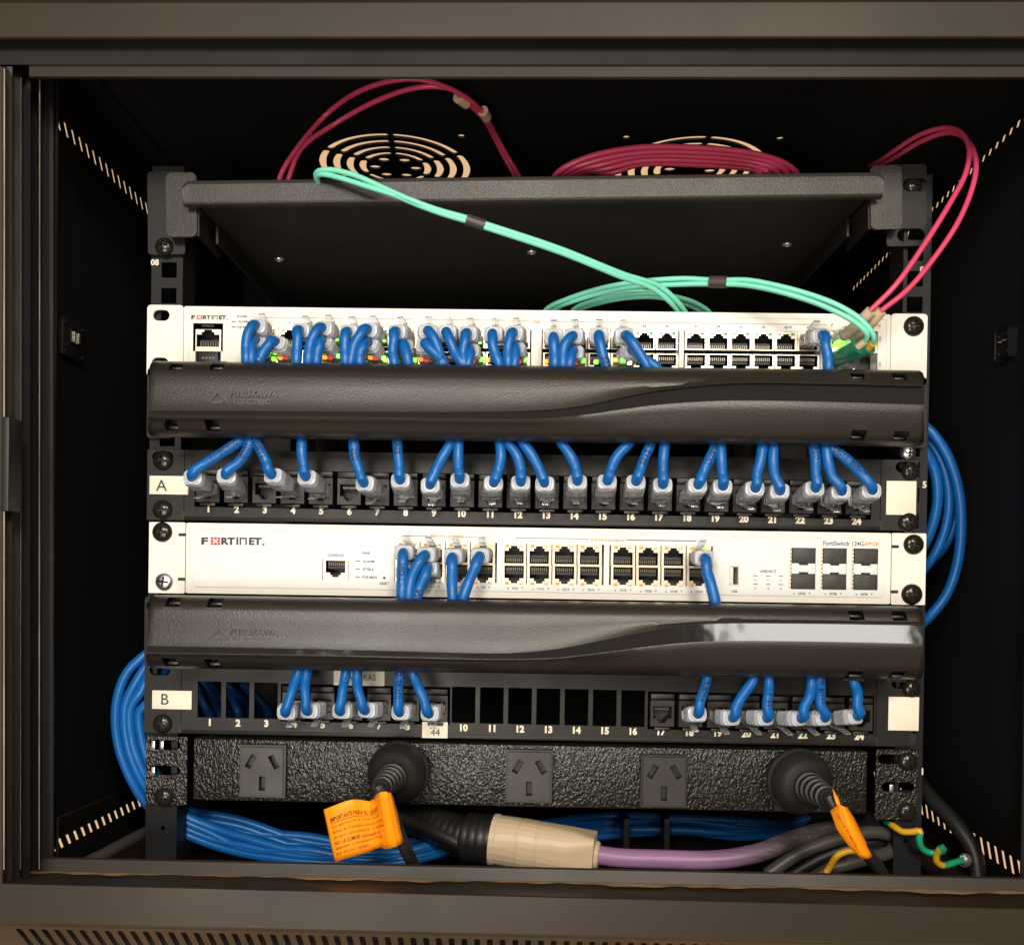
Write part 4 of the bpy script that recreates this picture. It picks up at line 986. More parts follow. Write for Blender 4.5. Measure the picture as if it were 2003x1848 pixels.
sticker(PBp, a_(142, 225, 4), a_(436, 370, 4), 'sticker', 'B', a_(238, 292, 4), 21)
sticker(PBp, c_(1706, 243, 4), c_(1905, 471, 4), 'blank_sticker')
sticker(PBp, b_(292, 462, 4), b_(482, 586, 4), 'number_sticker', '44', b_(390, 540, 4), 13, tw=18, Y=-.0042)
sticker(PBp, a_(1506, 70, 4), a_(1886, 194, 4), 'word_sticker', 'CAMARAS', a_(1695, 128, 4), 12, tw=66, Y=-.0040)
screw(PBp, a_(208, 482, 4), .0061, rot=10); screw(PBp, c_(1868, 195, 4), .0056, rot=-10)
mb = MB(); PBp.rbox(mb, c_(1838, 490, 4), c_(1885, 560, 4), -.0026, -.0023, 'cavity'); mb.build('square_hole', PBp.e)

# ================================================================== POWER STRIP
PD = Unit('power_strip', (284, 1439), (1806, 1469), 'black hammered metal power strip with angled-slot sockets, lowest in the rack', 'power strip')
yp = -.0075
x0 = PD.p(a_(452, 575, 4), yp).x; x1 = PD.p((1697, 1500), yp).x; z1 = PD.p((1040, 1456.5), yp).z; z0 = PD.p((1040, 1578), yp).z
mb = MB(); mb.box(x0, x1, yp, .072, z0, z1, 'hammer', .0010, 3); mb.build('housing', PD.e)
for sd, (l, r_, t_, b__) in enumerate((((286), 366, 1440, 1573), (1713, 1795, 1466, 1602))):
    xa = PD.p((l, 1500), -.002).x; xb = PD.p((r_, 1500), -.002).x; za = PD.p(((l + r_) / 2, t_), -.002).z; zc = PD.p(((l + r_) / 2, b__), -.002).z
    hs = []
    pts_ = (a_(235, 635, 4), a_(235, 825, 4)) if sd == 0 else (c_(1740, 660, 4), c_(1765, 845, 4))
    for q in pts_:
        q = PD.xz(q, -.002); hs.append(rr(q[0] - .0100, q[1] - .0030, q[0] + .0100, q[1] + .0030, .0030))
    mb = MB(); mb.plate(rr(xa, zc, xb, za, .001), hs, -.0024, -.0004, 'hammer'); mb.build('ear', PD.e)
screw(PD, a_(218, 1035, 4), .0060, rot=8); screw(PD, c_(1845, 682, 4), .0058, rot=-6); screw(PD, c_(1840, 1018, 4), .0058, rot=14)
# silver nut glints behind the ear slots
for uv in (a_(150, 635, 4), a_(215, 635, 4), a_(150, 830, 4), c_(1722, 855, 4)):
    q = PD.p(uv, .001); mb = MB(); mb.box(q.x - .0012, q.x + .0012, .0002, .0018, q.z - .0025, q.z + .0025, 'silver', .0003); mb.build('cage_nut', PD.e)
def socket(cu, cv):
    q = PD.p((cu, cv), yp - .003); x, z = q.x, q.z; w, h = .0128, .0148
    par = MB(); par.plate(rect(x - w - .0012, z - h - .0012, x + w + .0012, z + h + .0012), [rect(x - w, z - h, x + w, z + h)], yp - .0042, yp + .001, 'socketrim')
    so = par.build('socket', PD.e)
    mb = MB()
    def rs(cx, cz, ang):
        c_0, s_0 = math.cos(ang), math.sin(ang); return [(cx + a * c_0 - b * s_0, cz + a * s_0 + b * c_0) for a, b in ((-.0019, -.0044), (.0019, -.0044), (.0019, .0044), (-.0019, .0044))]
    mb.plate(rect(x - w + .0001, z - h + .0001, x + w - .0001, z + h - .0001), [rs(x - .0070, z + .0060, -.52), rs(x + .0070, z + .0060, .52), rs(x, z - .0072, 0)], yp - .0052, yp + .0005, 'socket', 'jackdark')
    o = mb.build('socket_face', so)
    mb = MB(); mb.box(x - w, x + w, yp - .0002, yp + .0004, z - h, z + h, 'cavity'); mb.build('socket_backing', so)
for k, (u, v) in enumerate((a_(975, 830, 4), (775.5, 1512.5), b_(1096, 868, 4), c_(202, 805, 4), (1560, 1534))): socket(u, v)

# ================================================================== BLUE PATCH CABLES
def plug_geo(p0, p1, upv, latch, kind):
    """clear plug from port p0 to rear end p1; returns body, boot, latch builders (world space)"""
    ax = (p1 - p0); L = ax.length; ax.normalize(); sx = ax.cross(upv).normalized(); uz = sx.cross(ax).normalized()
    def sec(d, w, h, r, n=3, off=0.):
        return [p0 + ax * d + sx * x + uz * (z + off) for x, z in rr(-w / 2, -h / 2, w / 2, h / 2, r, n)]
    body = MB(); bl = L * (.42 if kind != 'short' else .5)
    body.rings([sec(-.003, .0108, .0066, .0008), sec(bl * .6, .0108, .0066, .0008), sec(bl, .0112, .0074, .0010)], 'clear', True, False)
    boot = MB(); rs = []; n = 9
    for i in range(n + 1):
        t = i / n; d = bl * .85 + (L - bl * .85) * t; rib = .00055 if i % 2 else -.00040
        w = .0116 - .0004 * t + rib; h = .0080 + .0010 * min(1, t * 1.5) + rib
        if t > .93: w -= .0008; h -= .0008
        rs.append(sec(d, w, h, .0016 + .0012 * t))
    rs.append(sec(L + .0004, .0088, .0080, .0035))
    nr = len(rs); boot.rings(rs, 'boot', True, False, mfun=lambda k: 'bootface' if k >= nr - 5 else 'boot')
    # collar ring where the jacket enters
    boot.lathe(p1 - ax * .0005, ax, [(0, .0043), (.0014, .0043), (.0018, .0038)], 'bootface', 18)
    lt = MB(); s_ = latch
    w = .0023; base = uz * s_
    pts = [p0 + ax * (-.001) + base * .0036, p0 + ax * (L * .35) + base * .0066, p0 + ax * (L * .62) + base * (.0096)]
    for a, b in zip(pts[:-1], pts[1:]):
        lt.prism([a - sx * w, a + sx * w, b + sx * w * .85, b - sx * w * .85], 'clear', base * .0008)
    return body, boot, lt
def wrap_text(mb, path, r, txt, s0, size, flip=False, facing=Vector((0, -1, 0)), m='printink'):
    me, tw, th = text_mesh(txt, .02, 0.0, 1); fr = frames(path); acc = [0]
    for i in range(1, len(path)): acc.append(acc[-1] + (path[i] - path[i - 1]).length)
    k = size / th; L = acc[-1]
    # one constant side of the tube, facing the room
    def fn(v):
        s = s0 * L + (v.x * k) * (-1 if flip else 1); s = max(0, min(L - 1e-6, s)); i = 0
        while i < len(acc) - 2 and acc[i + 1] < s: i += 1
        f = (s - acc[i]) / max(acc[i + 1] - acc[i], 1e-9); p = path[i].lerp(path[i + 1], f)
        T = fr[i][1].lerp(fr[i + 1][1], f).normalized(); Nn = (facing - T * facing.dot(T)).normalized(); B = T.cross(Nn) * (-1 if not flip else 1) * -1
        th_ = v.y * k / r; return p + (Nn * math.cos(th_) + B * math.sin(th_)) * (r + .00012)
    mb.add_mesh(me, m, fn)
def lead(label, group, port, exitpx, Ye, way, upv=Vector((0, 0, 1)), latch=1, txt=None, ts=.45, r=.0031, short=False, flip=False, tsz=.0034, tface=(-.0, -1, 0)):
    """port: world point on the jack; exit: picture point of the plug's rear; way: [(u,v,Y)...] of the jacket"""
    p0 = Vector(port); p1 = at(*exitpx, Ye)
    e = empty('patch_cable', Matrix.Translation(p0), label, 'network cable', group); inv = Matrix.Translation(-p0)
    body, boot, lt = plug_geo(p0, p1, upv, latch, 'short' if short else '')
    ax = (p1 - p0).normalized()
    bmesh.ops.transform(body.bm, matrix=inv, verts=body.bm.verts); bo = body.build('plug', e)
    bmesh.ops.transform(boot.bm, matrix=inv, verts=boot.bm.verts); boot.build('boot', bo)
    bmesh.ops.transform(lt.bm, matrix=inv, verts=lt.bm.verts); lt.build('latch', bo)
    pts = [p1 - ax * .004, p1 + ax * .0008] + [at(*w) for w in way]
    # soft bend: pull a point just outside the boot toward the first waypoint
    d = (pts[2] - pts[1]); pts.insert(2, pts[1] + ax * .0030 + d.normalized() * .0028)
    path = spline(pts); mb = MB(); ph = random.random() * 6; a1, a2 = (random.uniform(.0002, .0006) for _ in '12'); n_ = len(path)
    wob = [math.sin(math.pi * min(1, k / 8)) if k < 4 else 1 for k in range(n_)]
    path = [p + Vector((math.sin(k * .33 + ph) * a1, 0, math.cos(k * .27 + ph) * a2)) * (wob[k] if k > 5 else 0) for k, p in enumerate(path)]
    mb.tube([p - p0 for p in path], [r * (1 + .035 * math.sin(k * .45 + ph) + .025 * math.sin(k * 1.1 + ph * 2)) for k in range(n_)], 'blue', 16)
    j = mb.build('jacket', e)
    if txt:
        mb = MB(); wrap_text(mb, path, r, txt, ts, tsz, flip, Vector(tface).normalized()); bmesh.ops.transform(mb.bm, matrix=inv, verts=mb.bm.verts); mb.build('cable_print', j)
    return e
G1 = 'blue patch cables plugged into the top white switch'
def w1(p): return S1.fr @ Vector(p)
def L1(num, ex, pts, desc='', txt=None, flip=False, ts=.45, Ye=-.0215, latch=None, short=False):
    k = (num - 1) // 2; up = num % 2 == 1; pos = w1((P1t if up else P1b)[k])
    way = [(p[0], p[1], -.0290) for p in pts[:-1]] + [(pts[-1][0], pts[-1][1], -.0300)]
    last = pts[-1]; way += [(last[0] + (last[0] - pts[-2][0]) * .25 if len(pts) > 1 else last[0], last[1] + 22, -.0270), (last[0], last[1] + 50, -.018)]
    lead('blue cable in %s-row port %d of the top switch%s' % ('upper' if up else 'lower', num, desc), G1, pos, ex, Ye, way, latch=(1 if up else -1), txt=txt, flip=flip, ts=ts, short=short)
A1 = lambda x, y: a_(x, y, 1); B1 = lambda x, y: b_(x, y, 1); C1_ = lambda x, y: c_(x, y, 1)
L1(2, A1(925, 365), [A1(890, 420), A1(885, 515)], ', half hidden', Ye=-.018)
L1(1, A1(925, 245), [A1(868, 300), A1(848, 400), A1(845, 515)], ', leftmost of all')
L1(4, A1(1075, 372), [A1(1020, 390), A1(975, 450), A1(945, 515)], ', printed UTP', 'UTP', ts=.62)
L1(5, A1(1255, 280), [A1(1235, 330), A1(1225, 420), A1(1222, 520)])
L1(8, A1(1425, 370), [A1(1395, 400), A1(1375, 450), A1(1370, 520)], ', below port 7\'s', Ye=-.018)
L1(7, A1(1425, 262), [A1(1365, 310), A1(1325, 400), A1(1310, 520)], ', bending left')
L1(9, A1(1615, 290), [A1(1592, 340), A1(1585, 430), A1(1590, 520)])
L1(12, A1(1770, 385), [A1(1730, 410), A1(1705, 460), A1(1700, 520)], ', below port 11\'s', Ye=-.018)
L1(11, A1(1765, 275), [A1(1700, 315), A1(1650, 400), A1(1632, 525)], ', bending left')
L1(14, B1(155, 392), [B1(170, 430), B1(185, 525)], '', Ye=-.018)
L1(13, B1(100, 290), [B1(80, 340), B1(72, 430), B1(88, 530)])
L1(15, B1(335, 285), [B1(375, 335), B1(420, 430), B1(445, 530)], ', slanting right')
L1(16, B1(312, 390), [B1(345, 415), B1(400, 470), B1(450, 535)], ', printed 0229', '2/029', ts=.62, flip=False)
L1(20, B1(652, 430), [B1(650, 470), B1(640, 535)], ', a short piece', Ye=-.018)
L1(19, B1(632, 302), [B1(612, 360), B1(600, 430), B1(615, 530)])
L1(17, B1(475, 292), [B1(505, 360), B1(545, 440), B1(600, 535)], ', long slant to the right')
L1(21, B1(822, 305), [B1(825, 370), B1(840, 440), B1(868, 540)])
L1(24, B1(990, 410), [B1(992, 460), B1(988, 540)], ', behind port 23\'s', Ye=-.018)
L1(23, B1(978, 298), [B1(950, 350), B1(938, 430), B1(940, 540)])
L1(25, B1(1278, 325), [B1(1280, 380), B1(1282, 450), B1(1285, 545)], ', just right of the white divider')
L1(28, B1(1430, 440), [B1(1412, 475), B1(1400, 545)], ', printed and half hidden', Ye=-.018)
L1(27, B1(1428, 320), [B1(1375, 370), B1(1350, 440), B1(1345, 545)])
L1(29, B1(1618, 315), [B1(1625, 380), B1(1640, 450), B1(1680, 550)], ', with dark print', '3525', ts=.6)
L1(32, B1(1860, 440), [B1(1930, 470), B1(2000, 510), B1(2060, 560)], ', mostly behind port 31\'s', Ye=-.016)
L1(31, B1(1812, 318), [B1(1860, 360), B1(1920, 450), B1(1985, 555)], ', long slant across empty ports', short=True, Ye=-.017)
L1(47, C1_(1255, 285), [C1_(1285, 330), C1_(1300, 410), C1_(1298, 512)], ', far right and alone', short=True, Ye=-.020)

G2 = 'blue patch cables plugged into the middle white switch'
def L2(num, ex, pts, desc='', txt=None, flip=False, ts=.45, Ye=-.0205, r=.0033):
    k = (num - 1) // 2; up = num % 2 == 1; pos = S2.fr @ Vector((P2t if up else P2b)[k])
    way = [(p[0], p[1], -.0285) for p in pts[:-1]] + [(pts[-1][0], pts[-1][1], -.0300)]
    last = pts[-1]; way += [(last[0], last[1] + 22, -.0270), (last[0], last[1] + 50, -.018)]
    lead('blue cable in %s-row port %d of the middle switch%s' % ('upper' if up else 'lower', num, desc), G2, pos, ex, Ye, way, latch=(1 if up else -1), txt=txt, flip=flip, ts=ts, short=True, r=r)
B3 = lambda x, y: b_(x, y, 3); C3 = lambda x, y: c_(x, y, 3)
L2(2, B3(165, 440), [B3(150, 500), B3(140, 650)], ', almost hidden at far left', Ye=-.016)
L2(1, B3(152, 295), [B3(150, 360), B3(140, 480), B3(128, 655)], ', leftmost', 'NO Z1 - 0025', ts=.5)
L2(4, B3(335, 410), [B3(315, 455), B3(280, 540), B3(250, 655)], ', printed ANATEL', 'ANATEL', ts=.66, Ye=-.018)
L2(3, B3(318, 312), [B3(265, 365), B3(220, 470), B3(195, 655)])
L2(5, B3(522, 325), [B3(515, 400), B3(512, 520), B3(522, 660)], ', hanging straight')
L2(7, B3(725, 320), [B3(690, 390), B3(650, 500), B3(600, 660)], ', slanting left')
L2(23, C3(474, 298), [C3(488, 350), C3(515, 450), C3(545, 618)], ', alone right of the empty ports')
GA = 'blue patch cables plugged into the panel marked A'
def LA(num, ex, pts, desc='', txt=None, flip=False, ts=.5, Ye=-.0310):
    way = [(p[0], p[1], -.0345) for p in pts[:-1]] + [(pts[-1][0], pts[-1][1], -.0325)]
    last = pts[-1]; way += [(last[0] + (last[0] - pts[-2][0]) * .3, last[1] - 22, -.0280), (last[0] + (last[0] - pts[-2][0]) * .3, last[1] - 45, -.018)]
    lead('blue cable in port %d of the patch panel marked A%s' % (num, desc), GA, JA[num], ex, Ye, way, latch=-1, txt=txt, flip=flip, ts=ts)
A2 = lambda x, y: a_(x, y, 2); B2 = lambda x, y: b_(x, y, 2); C2_ = lambda x, y: c_(x, y, 2)
LA(2, A2(698, 318), [A2(760, 240), A2(840, 160), A2(885, 40)], '', '0201', ts=.45)
LA(1, A2(445, 330), [A2(520, 235), A2(650, 160), A2(820, 40)], ', bending far right', '11-5CE00 CI', ts=.52)
LA(4, A2(1048, 315), [A2(1005, 230), A2(960, 130), A2(915, 35)], '', '1YR0/2', ts=.45)
LA(5, A2(1302, 330), [A2(1285, 250), A2(1272, 150), A2(1270, 35)], ', rising straight')
LA(7, A2(1738, 375), [A2(1705, 290), A2(1665, 180), A2(1652, 40)], ', printed 0201591', '0201591', ts=.5)
LA(8, B2(128, 352), [B2(118, 260), B2(110, 150), B2(108, 40)], '', 'EIA-0', ts=.5)
LA(9, B2(352, 390), [B2(385, 300), B2(440, 180), B2(510, 60)], ', leaning right')
LA(10, B2(575, 350), [B2(572, 270), B2(565, 180), B2(560, 50)])
LA(11, B2(828, 375), [B2(855, 300), B2(878, 190), B2(872, 50)])
LA(12, B2(1032, 370), [B2(1030, 290), B2(1000, 170), B2(930, 55)])
LA(13, B2(1212, 378), [B2(1180, 290), B2(1110, 170), B2(1035, 60)])
LA(14, B2(1458, 365), [B2(1445, 280), B2(1400, 170), B2(1335, 60)])
LA(15, B2(1682, 362), [B2(1710, 280), B2(1760, 170), B2(1850, 65)])
LA(16, B2(1898, 365), [B2(1930, 270), C2_(70, 170), C2_(118, 65)], ', brighter and thinner', '3512 C180', ts=.5)
LA(17, C2_(197, 345), [C2_(200, 260), C2_(203, 170), C2_(212, 65)])
LA(18, C2_(430, 348), [C2_(460, 270), C2_(500, 180), C2_(545, 75)], '', '7X0UHH', ts=.5)
LA(19, C2_(597, 355), [C2_(598, 280), C2_(592, 190), C2_(585, 75)])
LA(20, C2_(812, 368), [C2_(825, 290), C2_(848, 190), C2_(862, 75)])
LA(21, C2_(978, 385), [C2_(955, 300), C2_(940, 190), C2_(940, 75)])
LA(24, C2_(1592, 382), [C2_(1530, 280), C2_(1420, 180), C2_(1310, 85)], ', leaning far left', 'THN8 BNRH', ts=.45)
LA(22, C2_(1212, 368), [C2_(1220, 280), C2_(1220, 180), C2_(1205, 80)], '', '0241', ts=.5)
LA(23, C2_(1388, 388), [C2_(1340, 300), C2_(1302, 190), C2_(1283, 80)])
GB = 'blue patch cables plugged into the panel marked B'
def LB(num, ex, pts, desc='', txt=None, flip=False, ts=.45, Ye=-.0230, r=.0030):
    way = [(p[0], p[1], -.0290) for p in pts[:-1]] + [(pts[-1][0], pts[-1][1], -.0310)]
    last = pts[-1]; way += [(last[0] + (last[0] - pts[-2][0]) * .2, last[1] - 22, -.0280), (last[0], last[1] - 45, -.018)]
    lead('blue cable in port %d of the patch panel marked B%s' % (num, desc), GB, JB[num], ex, Ye, way, latch=-1, txt=txt, flip=flip, ts=ts, r=r)
A4 = lambda x, y: a_(x, y, 4); B4 = lambda x, y: b_(x, y, 4); C4 = lambda x, y: c_(x, y, 4)
LB(4, A4(1148, 392), [A4(1165, 320), A4(1205, 210), A4(1245, 80)])
LB(5, A4(1320, 380), [A4(1300, 310), A4(1292, 210), A4(1305, 85)])
LB(6, A4(1562, 382), [A4(1560, 310), A4(1575, 210), A4(1600, 85)])
LB(7, A4(1752, 375), [A4(1715, 300), A4(1692, 210), A4(1686, 85)])
LB(8, B4(128, 392), [B4(112, 310), B4(108, 210), B4(120, 90)], ', printed 036-07-0025', '036-07-0025', ts=.55)
LB(9, B4(348, 400), [B4(310, 320), B4(265, 210), B4(225, 95)], ', above the 44 sticker')
LB(18, C4(428, 358), [C4(440, 290), C4(465, 210), C4(492, 125)], '', 'ABOLE F', ts=.5)
LB(19, C4(655, 385), [C4(685, 320), C4(735, 230), C4(800, 130)])
LB(20, C4(882, 385), [C4(888, 310), C4(898, 220), C4(905, 130)], '', '1615', ts=.4)
LB(21, C4(1105, 388), [C4(1135, 330), C4(1175, 240), C4(1190, 140)])
LB(22, C4(1268, 385), [C4(1258, 310), C4(1250, 220), C4(1242, 140)], '', '15316 8', ts=.5)
LB(23, C4(1482, 375), [C4(1492, 310), C4(1492, 220), C4(1470, 140)], ', rightmost')

# ================================================================== LOOSE BLUE CABLES
def cable(name, label, cat, group, pts, r, m, seg=12, mfun=None):
    path = spline([at(*p) for p in pts], .004); o0 = path[0].copy(); mb = MB(); mb.tube([p - o0 for p in path], r, m, seg, mfun)
    o = mb.build(name); o.location = o0; tag(o, label, cat, group); return o
GL = 'blue cables looping out at the left of the rack'
for k, lab in enumerate(('outermost', 'second', 'third', 'innermost')):
    dx = k * 14.5 + (0, 3, -2, 2)[k]; y0 = 1268 + k * 16
    cable('looped_cable', '%s of the blue cables looping beside the left rack ear' % lab, 'network cable', GL,
          [(380, y0 - 20, .020), (310 + dx * .3, y0 - 6, .014), (285 + dx * .4, y0 + 12, .010), (250 + dx, y0 + 45 + k * 3, .008), (229 + dx, 1370 + k * 6, .008), (229 + dx * 1.05, 1440, .010), (246 + dx, 1500 - k * 4, .012), (280 + dx * .9, 1562 - k * 8, .016),
           (330 + k * 6, 1612 - k * 9, .022), (400 + k * 5, 1645 - k * 9, .022), (480, 1668 - (0, 14, 9, 30)[k], .018), (600, 1684 - (0, 10, 22, 16)[k], .012), (720, 1690 - (0, 16, 9, 22)[k], .010), (800, 1683 - (0, 6, 16, 20)[k], .012), (900, 1655 - k * 8, .03)], .0031, 'blue')
GR = 'blue cables looping out at the right of the rack'
cable('looped_cable', 'outermost long blue cable loop right of the rack', 'network cable', GR, [(1770, 815, 0.050), (1812, 836, 0.038), (1850, 885, 0.036), (1873, 950, 0.036), (1880, 1020, 0.036), (1873, 1100, 0.038), (1850, 1165, 0.042), (1812, 1212, 0.046), (1780, 1240, 0.060)], .0033, 'blue')
cable('looped_cable', 'innermost blue cable loop right of the rack', 'network cable', GR, [(1770, 845, 0.048), (1800, 872, 0.036), (1826, 915, 0.036), (1834, 970, 0.038), (1826, 1020, 0.042), (1808, 1065, 0.048), (1790, 1090, 0.060)], .0034, 'blue')
cable('looped_cable', 'blue cable loop just outside the innermost one at right', 'network cable', GR, [(1780, 838, 0.055), (1815, 862, 0.046), (1842, 905, 0.044), (1856, 965, 0.044), (1850, 1030, 0.046), (1828, 1085, 0.050), (1808, 1112, 0.056), (1785, 1140, 0.070)], .0031, 'blue')
cable('looped_cable', 'blue cable loop tucked behind the long one at right', 'network cable', GR, [(1790, 850, 0.065), (1830, 880, 0.058), (1860, 930, 0.056), (1872, 990, 0.058), (1862, 1040, 0.062), (1835, 1085, 0.070), (1800, 1110, 0.080)], .0029, 'blue')
GI = 'blue cables seen dimly behind the lower panel'
for k in range(7):
    u = 395 + k * 17
    cable('rear_cable', 'blue cable number %d from the left, dim behind openings 1 and 2' % (k + 1), 'network cable', GI, [(u - 70 + k * 5, 1285, .12 + .012 * (k % 3)), (u - 15 + 9 * (k % 2), 1340, .10 + .014 * (k % 2)), (u + 10 + k * 3, 1390, .10 + .02 * (k % 3)), (u + 40 - 4 * k, 1440, .12), (u + 90, 1500, .14)], .003, 'blue')
GS = 'blue cables lying behind the white connector'
for k in range(6):
    cable('floor_cable', '%s of the blue cables bunched behind the white connector' % ('topmost', 'second', 'third', 'fourth', 'fifth', 'lowest')[k], 'network cable', GS,
          [(860, 1648 + k * 4, .03), (960, 1628 + k * 6, .045), (1180, 1596 + k * 7 + 3 * (k % 2), .090), (1330, 1600 + k * 7 - 5 * (k % 3), .088 + .006 * (k % 2)), (1450, 1606 + k * 6, .09), (1530, 1612 + k * 3, .10), (1580, 1600, .13)], .003, 'blue')
for k in range(5):
    cable('floor_cable', '%s of the blue cables low behind the orange tag' % ('topmost', 'second', 'third', 'fourth', 'lowest')[k], 'network cable', 'blue cables on the floor behind the orange tag',
          [(360, 1585 + k * 6, .05), (470, 1604 + (0, 22, 12, 40, 32)[k], .05), (600, 1636 + (10, 0, 24, 16, 34)[k], .05), (760, 1652 + (0, 12, 6, 26, 20)[k], .045), (860, 1640 + k * 6, .04), (940, 1660, .06)], .003, 'blue')
for k, (u, v) in enumerate(((1222, 1620), (1300, 1620))):
    mb = MB(); q = at(u, v, .080); mb.box(-.0022, .0022, -.012, .012, -.012, .010, 'jackdark', .0008)
    o = mb.build('cable_tie'); o.location = q; tag(o, '%s black strap round the blue cables behind the white connector' % ('left', 'right')[k], 'cable strap', 'black straps round the blue cables')
# ================================================================== FIBRE CABLES
def under_roof(p):
    """keep a strand a little below the cabinet roof"""
    u, v, Y_ = p; lim = .289 * F / max(1116 - v, 1) + CAM.y
    return (u, v, min(Y_, lim))
def fibre(name, label, group, strands, m, extras=()):
    strands = [[under_roof(p) for p in st] for st in strands]; extras = [(n_, [under_roof(p) for p in pt], r_, m_) for n_, pt, r_, m_ in extras]
    o0 = at(*strands[0][0]); e = empty(name, Matrix.Translation(o0), label, 'fiber cable', group)
    for st in strands:
        path = spline([at(*p) for p in st], .004); mb = MB(); mb.tube([p - o0 for p in path], .00185 if 'coil of magenta' in label else .00155, m, 12); mb.build('strand', e)
    for nm, pts, r, mm in extras:
        path = spline([at(*p) for p in pts], .003); mb = MB(); mb.tube([p - o0 for p in path], r, mm, 14); mb.build(nm, e)
    return e
Y = .03
fibre('fiber_cable', 'magenta twin fiber cable arching over the left ceiling fan', 'magenta twin fiber cables', [
    [(540, 400, .0), (*t2(75, 690), .0), (*t2(180, 520), .004), (*t2(330, 350), .012), (*t2(520, 220), .024), (*t2(690, 168), .034), (*t2(830, 160), .042), (*t2(960, 195), .048), (*t2(1090, 260), .052), (*t2(1190, 355), .055), (*t2(1260, 480), .058), (*t2(1320, 590), .06), (*t2(1380, 690), .062), (1040, 420, .07)],
    [(552, 400, .006), (*t2(125, 690), .004), (*t2(190, 540), .006), (*t2(380, 400), .012), (*t2(600, 280), .022), (*t2(780, 215), .034), (*t2(900, 200), .042), (*t2(1010, 215), .047), (*t2(1080, 275), .051), (*t2(1180, 370), .055), (*t2(1250, 490), .059), (*t2(1300, 590), .062), (*t2(1355, 690), .064), (1030, 420, .07)]], 'magenta',
    [('sleeve', [(*t2(1045, 258), .045), (*t2(1092, 292), .046)], .0036, 'beigeboot'), ('sleeve', [(*t2(1182, 335), .050), (*t2(1202, 368), .050)], .0034, 'beigeboot')])
st = []
for k in range(5):
    dv = k * 8.2
    st.append([(1070, 380, .03), (1093 + k * 14, 336, .006 + k * .003), (1150 + k * 12, 308 + dv * .9, .0 + k * .003), (1250, 289 + dv + (k % 2) * 2, -.002 + k * .003), (1370, 290 + dv, -.002 + k * .003), (1470, 300 + dv * .95, .0 + k * .003), (1535 - k * 12, 320 + dv * .6, .006), (1562 - k * 18, 345, .014), (1560, 390, .03)])
fibre('fiber_coil', 'coil of magenta fiber cable lying on the shelf', None, st, 'magenta')
fibre('fiber_cable', 'magenta twin fiber cable looping high at the right of the rack', 'magenta twin fiber cables', [
    [(1700, 325, .08), (*t3(1190, 895), .06), (*t3(1280, 835), .04), (*t3(1440, 735), .02), (*t3(1580, 700), .005), (*t3(1670, 735), -.01), (*t3(1705, 830), -.02), (*t3(1680, 960), -.028), (*t3(1600, 1110), -.034), (*t3(1450, 1350), -.040), (*t3(1300, 1560), -.042), (*t3(1160, 1700), -.040)],
    [(1705, 335, .085), (*t3(1215, 905), .062), (*t3(1300, 860), .042), (*t3(1450, 770), .02), (*t3(1570, 728), .007), (*t3(1660, 740), -.006), (*t3(1715, 800), -.016), (*t3(1742, 900), -.024), (*t3(1720, 1030), -.030), (*t3(1640, 1220), -.034), (*t3(1490, 1440), -.036), (*t3(1360, 1590), -.038), (*t3(1220, 1700), -.038)]], 'magenta',
    [('boot', [(*c_(1585, 110, 1), -.0402), (*c_(1560, 150, 1), -.0390), (*c_(1525, 180, 1), -.036)], [.0032] * 99, 'beigeboot')] and
    [('boot', [(*c_(1588, 118, 1), -.0400), (*c_(1490, 215, 1), -.032), (*c_(1420, 275, 1), -.022)], .0034, 'beigeboot'), ('boot', [(*c_(1655, 118, 1), -.0380), (*c_(1570, 215, 1), -.030), (*c_(1500, 285, 1), -.020)], .0034, 'beigeboot'),
     ('connector', [(*c_(1420, 270, 1), -.022), (*c_(1370, 290, 1), -.005)], .0045, 'clear'), ('connector', [(*c_(1490, 285, 1), -.020), (*c_(1440, 300, 1), -.005)], .0045, 'clear')])
fibre('fiber_cable', 'aqua twin fiber cable crossing diagonally in front of the shelf', 'aqua twin fiber cables', [
    [(622, 360, -.018), (*t2(268, 680), -.026), (*t2(290, 660), -.030), (*t2(350, 655), -.032), (*t2(480, 685), -.034), (*t2(620, 745), -.035), (*t2(760, 808), -.036), (*t2(930, 872), -.036), (*t2(1095, 918), -.036), (*t2(1200, 952), -.036), (*t2(1600, 1085), -.030), (*t2(1950, 1225), -.020), (1290, 560, -.012), (1325, 590, -.006), (1345, 618, .006), (1350, 640, .02)],
    [(626, 364, -.018), (*t2(275, 690), -.026), (*t2(310, 680), -.030), (*t2(400, 700), -.032), (*t2(560, 750), -.034), (*t2(700, 795), -.035), (*t2(820, 845), -.035), (*t2(950, 893), -.0365), (*t2(1090, 935), -.036), (*t2(1195, 970), -.036), (*t2(1600, 1105), -.030), (*t2(1950, 1245), -.020), (1278, 565, -.012), (1312, 592, -.006), (1332, 618, .006), (1336, 640, .02)]], 'aqua',
    [('sleeve', [(*t2(1094, 926), -.0362), (*t2(1192, 958), -.0362)], .0032, 'sleeve')])
